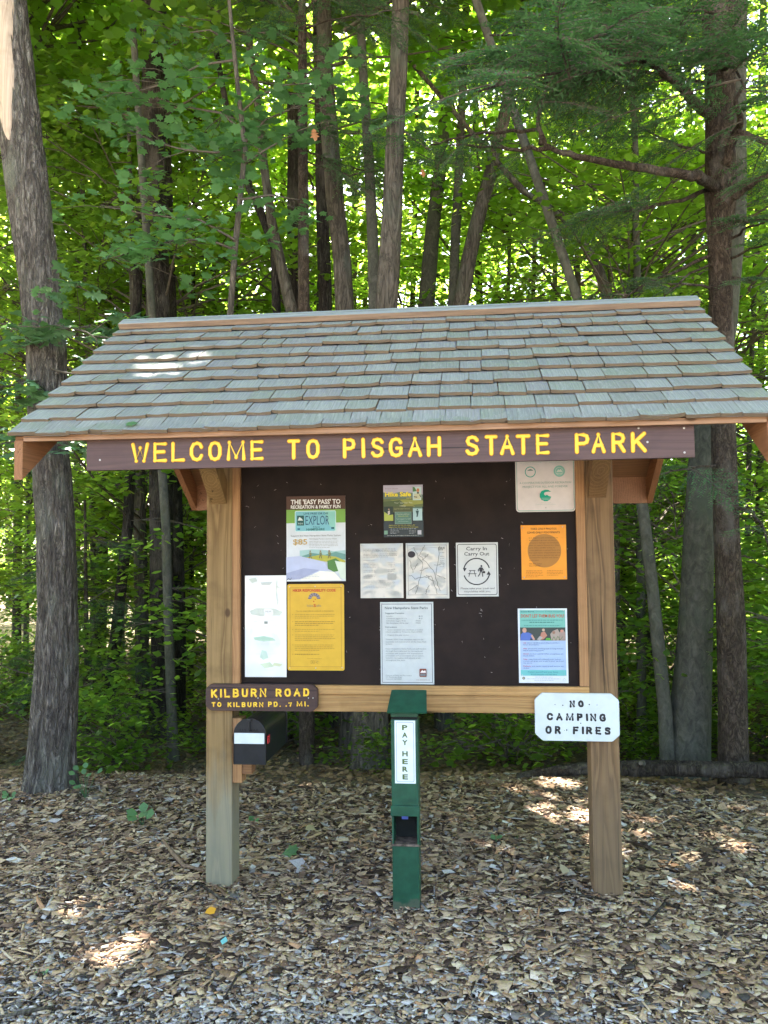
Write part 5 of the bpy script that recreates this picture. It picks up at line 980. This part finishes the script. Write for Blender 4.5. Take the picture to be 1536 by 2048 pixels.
# young hemlock left of the kiosk in the shade
h3 = tree('young_hemlock', 'young hemlock with feathery sprays in the dark woods left of the kiosk', 'tree', from_px([(170, 1000, 5), (172, 1200, 8), (175, 1500, 12)], 4.3)[:4], M['barkhem'], (), None, 10, .05, .1); H3 = Vector(h3.location)
for k in range(26):
    py = 1080+k*16; s0 = P(172, py, 4.3); a = random.uniform(0, 6.28); L = .25+.035*k*.5; e = s0+Vector((math.cos(a)*L, math.sin(a)*L, -.05)); limb(h3, H3, [s0, e], .006, 3, .55, .1, r1=.002)

# ------------------------------------------------------------------ near leafy boughs
def leafy_bough(parent, o, pts, ns, nl, size, t, mat, rad=.28, r0=.012, name='leafy_bough'):
    P_ = [Vector(p) for p in pts]; b = MB(); n = len(P_); b.tube([p-o for p in P_], [r0*(1-.7*i/(n-1)) for i in range(n)], 6)
    cen = []; ax = []
    for k in range(ns):
        u = .2+.8*random.random(); f = u*(n-1); i = min(n-2, int(f)); p = P_[i].lerp(P_[i+1], f-i); q = p+Vector((random.gauss(0, .26), random.gauss(0, .26), random.gauss(-.02, .07))); b.tube([p-o, (p+q)/2-o+Vector((0, 0, .03)), q-o], [.004, .003, .002], 4, caps=False)
        cen.append(q-o); d = (q-p); d.z = 0; d.normalize(); ax.append((d.x, d.y))
    V, F, A = place_leaves(*spray_leaves(np.array(cen), np.array(ax), rad*rng.uniform(.7, 1.2, ns), nl, size, .34, .03), t)
    br = b.build('branch', M['twig'], parent, True); link('leaves', npmesh('leaves', V, F, M[mat], A), br)['kind'] = 'stuff'
mt_ = thing('maple_sapling', 'young maple spreading flat blue green leaves over the upper left', 'sapling', tuple(P(446, 1500, 2.6))[:2]+(0,)); MO = Vector(mt_.location)
stem = [P(446, 1500, 2.6), P(440, 900, 2.6), P(470, 500, 2.55), P(490, 300, 2.5), P(470, 120, 2.5), P(455, -30, 2.5)]; stem[0].z = -.25
V, F = trunk_mesh([(p-MO, .035-.004*i) for i, p in enumerate(stem)], 10, .04, .1); me = bpy.data.meshes.new('trunk'); me.from_pydata(V, [], F); me.materials.append(M['barkpale']); link('trunk', me, mt_)
for pts, ns_ in (([(482, 300), (430, 305), (370, 300), (310, 285), (260, 260)], 12), ([(486, 290), (530, 240), (590, 215), (650, 190)], 12), ([(484, 260), (440, 225), (380, 215), (300, 215)], 12), ([(478, 230), (520, 190), (570, 170), (640, 165)], 8), ([(470, 120), (400, 130), (320, 170), (250, 190)], 8), ([(470, 90), (420, 60), (340, 70)], 7), ([(486, 330), (530, 300), (600, 260)], 5), ([(470, 500), (420, 480), (350, 480), (280, 500), (210, 520)], 12), ([(470, 480), (400, 440), (300, 430), (200, 410)], 9), ([(480, 400), (540, 390), (600, 400)], 5)):
    yy = random.uniform(1.6, 3.0); leafy_bough(mt_, MO, [P(a, b_, 2.5+(yy-2.5)*i/4) for i, (a, b_) in enumerate(pts)], ns_, 14, .10, 'maple', 'leafnear', .26)
OO = Vector(oak.location)
for pts, yy, ns_ in (([(90, 690), (60, 665), (20, 650), (-40, 640)], 1.2, 7), ([(100, 670), (140, 655), (175, 665), (195, 680)], 1.15, 7), ([(95, 760), (50, 765), (0, 775), (-40, 770)], 1.1, 8), ([(110, 890), (150, 890), (185, 880)], 1.2, 3), ([(80, 880), (40, 880), (-10, 890)], 1.4, 4), ([(90, 735), (130, 745), (160, 750)], 1.2, 3)):
    leafy_bough(oak, OO, [P(a, b_, 1.7+(yy-1.7)*i/3) for i, (a, b_) in enumerate(pts)], int(ns_*1.6), 10, .15, 'oak', 'leafoak', .18)

# ------------------------------------------------------------------ small things on the ground
lg = thing('fallen_log', 'dark rotting log lying across the far edge of the mulch at the right', 'log', (3.0, 2.2, 0)); LO = Vector(lg.location)
lp = [G(1035, 1558, .05), G(1120, 1552, .08), G(1230, 1560, .11), G(1330, 1562, .13), G(1430, 1560, .15), G(1560, 1560, .15), G(1720, 1562, .15)]
lp = [Vector((p.x, 2.2+.1*math.sin(i), p.z-.02)) for i, p in enumerate(lp)]
V = []; k = 20; pts = []
for i in range(len(lp)-1):
    for j in range(8): pts.append(lp[i].lerp(lp[i+1], j/8))
for i, p in enumerate(pts):
    r = .03+.028*min(1, i/22)
    for j in range(k): a = 2*math.pi*j/k; rr_ = r*(1+.18*mnoise.noise(Vector((math.cos(a)*2, math.sin(a)*2, i*.12)))+.12*mnoise.noise(Vector((math.cos(a)*6, math.sin(a)*6, i*.3)))); V.append(p-LO+Vector((0, math.cos(a)*rr_, math.sin(a)*rr_)))
F = [(i*k+j, i*k+(j+1) % k, (i+1)*k+(j+1) % k, (i+1)*k+j) for i in range(len(pts)-1) for j in range(k)]+[tuple(range(k-1, -1, -1))]
MB().add(V, F).build('trunk', M['deadwood'], lg, True)
p0 = G(1315, 1556, .15)-LO; p0.y = -.08; MB().tube([(p0.x-.02, -.02, p0.z), (p0.x-.05, -.13, p0.z+.03), (p0.x-.06, -.16, p0.z+.035)], [.026, .018, .015], 10).build('branch_stub', M['barkpale'], lg)
def stick(label, pts, r, mat='deadwood'):
    q = [G(a, b, .02) for a, b in pts]; q = [Vector((p.x, p.y, gz(p.x, p.y)+.022+r+(.012 if i % 2 else 0))) for i, p in enumerate(q)]
    t = MB().tube([p for p in q], [r*(1-.5*abs(2*i/(len(q)-1)-.9)) for i in range(len(q))], 7).build('fallen_stick', M[mat], None, True); tag(t, label, 'stick')
stick('thick curved brown stick lying left of the left post', [(326, 1680), (345, 1712), (368, 1735), (408, 1752)], .014, 'tan_stick')
stick('dark stick against the foot of the left post', [(372, 1790), (395, 1775), (440, 1800), (470, 1808)], .008)
stick('thin black curved twig in the grey front strip left of centre', [(300, 1966), (345, 1963), (395, 1951)], .005)
stick('black twig slanting in the front strip below the pay station', [(445, 2012), (475, 1965), (505, 1938)], .006)
stick('dark bent stick near the foot of the right post at its right', [(1290, 1860), (1330, 1815), (1365, 1822)], .008)
stick('pale stick in the bottom left corner', [(0, 2044), (60, 2040), (110, 2025)], .009, 'barkpale')
stick('dark stick behind the right post in the mulch', [(1255, 1690), (1290, 1702), (1320, 1712)], .012, 'barkhem')
stick('long thin stick in front of the right post', [(1060, 1800), (1120, 1797), (1200, 1806), (1240, 1820)], .006)
def ground_leaf(label, px, py, size, t, mat, cat='leaf', name='fallen_leaf', n=1, tilt=.3):
    p = G(px, py, .02); z = gz(p.x, p.y)+.04
    V, F, A = place_leaves(np.array([[p.x+random.gauss(0, .02)*(n > 1), p.y+random.gauss(0, .02)*(n > 1), z+i*.02] for i in range(n)]), np.array([Vector((random.gauss(0, tilt), -.3+random.gauss(0, tilt), 1)).normalized() for i in range(n)]), np.array([[random.gauss(0, 1), random.gauss(0, 1), .1] for i in range(n)]), np.full(n, size), t)
    tag(link(name, npmesh(name, V, F, mat, A)), label, cat)
ground_leaf('lone green maple leaf lying in the mulch left of the pay station', 580, 1704, .11, 'maple', M['leafnear'])
ground_leaf('curled yellow leaf in front of the left post', 421, 1831, .055, 'mid', flat((.62, .30, .03), .5))
ground_leaf('green maple leaf resting on the shingles at the left', 266, 847, .0, 'maple', M['leafnear']) if False else None
ground_leaf('small teal scrap in the mulch left of the pay station front', 448, 1893, .05, 'kite', flat((.16, .42, .42), .5), 'scrap', 'teal_scrap')
ground_leaf('orange scrap on the mulch behind the mailbox', 511, 1584, .05, 'kite', flat((.60, .12, .02), .5), 'scrap', 'orange_scrap')
ground_leaf('pale round dried leaf left of the right post', 1130, 1752, .075, 'mid', flat((.42, .34, .20), .7))
ground_leaf('brown dried leaf right of the right post', 1438, 1728, .12, 'oak', flat((.20, .13, .09), .7))
ground_leaf('dry tan leaf in the shade behind the kiosk', 621, 1660, .07, 'maple', flat((.30, .25, .13), .7))
x_, y_ = -1.33, YE
V, F, A = place_leaves(np.array([[P(267, 847, -1.0).x, -1.02, ZE+.034]]), np.array([[0, -.5, .8]]), np.array([[1., .2, 0]]), np.array([.055]), 'maple'); tag(link('green_leaf', npmesh('green_leaf', V, F, M['leafnear'], A)), 'small green leaf resting on the lowest shingles at the left', 'leaf')
for px_, py_, yy_, lb in ((629, 268, 2.4, 'dead brown leaf hanging among the boughs left of the centre maple'), (846, 345, 1.6, 'small dead brown leaf hanging right of the centre maple')):
    p = P(px_, py_, yy_); V, F, A = place_leaves(np.array([p]), np.array([[.2, -1, .2]]), np.array([[.15, 0, -1.]]), np.array([.12 if px_ < 700 else .07]), 'oak'); q = npmesh('hanging_leaf', V, F, flat((.30, .13, .05), .6), A)
    hl = tag(link('hanging_leaf', q), lb, 'leaf')
def sprout(label, px, py, hs, nl, size, t='mid'):
    p = G(px, py, .0); base = Vector((p.x, p.y, gz(p.x, p.y))); th = thing('sprout', label, 'plant', base); b = MB(); Cs = []; Ds = []; Ns = []
    for i in range(nl):
        a = random.uniform(0, 6.28); e = Vector((math.cos(a)*hs*.35, math.sin(a)*hs*.35, hs*random.uniform(.5, 1))); b.tube([(0, 0, 0), e*.6+Vector((0, 0, .01)), e], [.002, .0015, .001], 4)
        Cs.append(e+Vector((math.cos(a), math.sin(a), .2))*size*.4); Ds.append((math.cos(a), math.sin(a), .6)); Ns.append(Vector((-math.cos(a)*.5, -.6-math.sin(a)*.4, .7)).normalized())
    b.build('stem', M['leafnear'], th); V, F, A = place_leaves(np.array(Cs), np.array(Ns), np.array(Ds, float), np.full(nl, size), t); link('leaves', npmesh('leaves', V, F, M['leafnear'], A), th)
sprout('bright green broad leaved sprout in the mulch left of the kiosk', 285, 1650, .10, 5, .075)
sprout('small feathery green sprout right of the left post', 510, 1642, .05, 8, .03)
sprout('tall weedy sprout beside the foot of the big oak', 172, 1600, .22, 9, .05)
sprout('tiny green sprout in the bottom left front strip', 83, 1960, .03, 3, .022)
sprout('small green sprout in the shade right of the pay station', 992, 1695, .05, 4, .035)
sprout('low green sprout near the left photo edge by the oak', 20, 1605, .07, 6, .04)

# ------------------------------------------------------------------ gaps in the canopy through which the sun reaches single spots
bpy.context.view_layer.update()
HOLES = [(MF @ Vector((P(330, 724, -.5).x, SLEN*.57, 0)), .022), (MF @ Vector((P(330, 724, -.5).x+.12, SLEN*.59, 0)), .0), (MF @ Vector((P(330, 724, -.5).x-.14, SLEN*.54, 0)), .0), (MF @ Vector((P(330, 724, -.5).x+.22, SLEN*.66, 0)), -.01), (MF @ Vector((-1.3, SLEN*.62, 0)), -.01), (MF @ Vector((P(290, 735, -.6).x, SLEN*.52, 0)), -.005), (MF @ Vector((-1.24, SLEN*.70, 0)), -.01),
         (G(1298, 1832), .09), (G(1385, 1790), .03), (G(1265, 1925), .05), (G(1110, 1552, .08), .10), (G(1480, 1705), .03), (G(620, 1575), .03),
         (Vector((3.4, 5.0, .9)), .9),
         (P(12, 40, 1.5), .12), (P(8, 120, 1.5), .12), (P(14, 190, 1.5), .10), (P(60, 230, 1.5), .07), (P(190, 670, 1.2), .12), (P(40, 660, 1.2), .10), (P(160, 885, 1.2), .08)]
HO_ = np.array([h[0] for h in HOLES]); HR = np.array([h[1] for h in HOLES]); SD = np.array(SUN)
cache = {}
for o in list(sc.objects):
    if o.type != 'MESH' or not (o.name.startswith(('crown', 'leaves', 'bough', 'foliage'))): continue
    k = o.data.name
    if k not in cache:
        v = np.empty(len(o.data.vertices)*3, np.float32); o.data.vertices.foreach_get('co', v); f = np.empty(len(o.data.loops), np.int32); o.data.loops.foreach_get('vertex_index', f); a = np.empty(len(f)//3, np.float32); o.data.attributes['v'].data.foreach_get('value', a); cache[k] = (v.reshape(-1, 3), f.reshape(-1, 3), a)
    v, f, a = cache[k]; Mw = np.array(o.matrix_world); wv = v@Mw[:3, :3].T+Mw[:3, 3]
    c = (wv.min(0)+wv.max(0))/2; R_ = np.linalg.norm(wv.max(0)-wv.min(0))/2
    dr = c-HO_; t = dr@SD; near = (np.linalg.norm(dr-t[:, None]*SD, axis=1) < R_+.3) & (t > -R_)
    if not near.any(): continue
    fc = wv[f].mean(1); kill = np.zeros(len(f), bool)
    for h, rr_ in zip(HO_[near], HR[near]):
        q = fc-h; t = q@SD; dd = np.linalg.norm(q-t[:, None]*SD, axis=1); kill |= (dd < rr_+.05) & (t > max(.15, rr_*1.3))
    if kill.sum() >= (5 if o.name.startswith('crown') else 1):
        f2 = f[~kill]; use = np.unique(f2); mp_ = np.zeros(len(v), np.int32); mp_[use] = np.arange(len(use)); nmn = o.data.name.split('.')[0]
        o.data = npmesh(nmn, v[use], mp_[f2], o.data.materials[0], a[~kill])

# ------------------------------------------------------------------ every plant of the groups says where it stands
ZONES = [(-9e9, 20, 'left of the big oak'), (20, 150, 'behind the big oak'), (150, 270, 'just right of the big oak'), (270, 410, 'left of the left post'), (410, 480, 'behind the left post'), (480, 620, 'behind the board near the mailbox'), (620, 780, 'behind the centre maple'), (780, 900, 'behind the pay station line'), (900, 1050, 'behind the right half of the board'), (1050, 1250, 'behind the right post and white sign'), (1250, 1340, 'left of the stout beech'), (1340, 1420, 'behind the stout beech'), (1420, 1500, 'behind the hemlock'), (1500, 9e9, 'right of the hemlock')]
ORD = ['nearest', 'second nearest', 'third nearest', 'fourth nearest', 'fifth nearest', 'sixth nearest', 'seventh nearest', 'eighth nearest', 'ninth nearest', 'tenth nearest', 'eleventh nearest', 'twelfth nearest', 'thirteenth nearest', 'fourteenth nearest', 'farthest']
for grp, head in (('saplings in the undergrowth', 'leafy sapling'), ('low bushes along the mulch edge', 'low leafy bush'), ('leafy trees filling the woods', 'leafy tree'), ('slender trees far back in the woods', 'slender trunk'), ('tall trees closing the canopy', 'tall canopy tree')):
    zs_ = {}
    for o in sc.objects:
        if o.get('group') == grp:
            d = o.location-CAM; px = 768+FPX*d.dot(R2)/max(.1, d.dot(Fv)); z = next(q for q in ZONES if q[0] <= px < q[1]); zs_.setdefault(z[2], []).append((d.dot(Fv), o))
    for z, l in zs_.items():
        l.sort(key=lambda q: q[0])
        for i, (_, o) in enumerate(l): o['label'] = f'{head} {z}, {ORD[min(i, 14)]} of those there' if len(l) > 1 else f'{head} standing {z}'
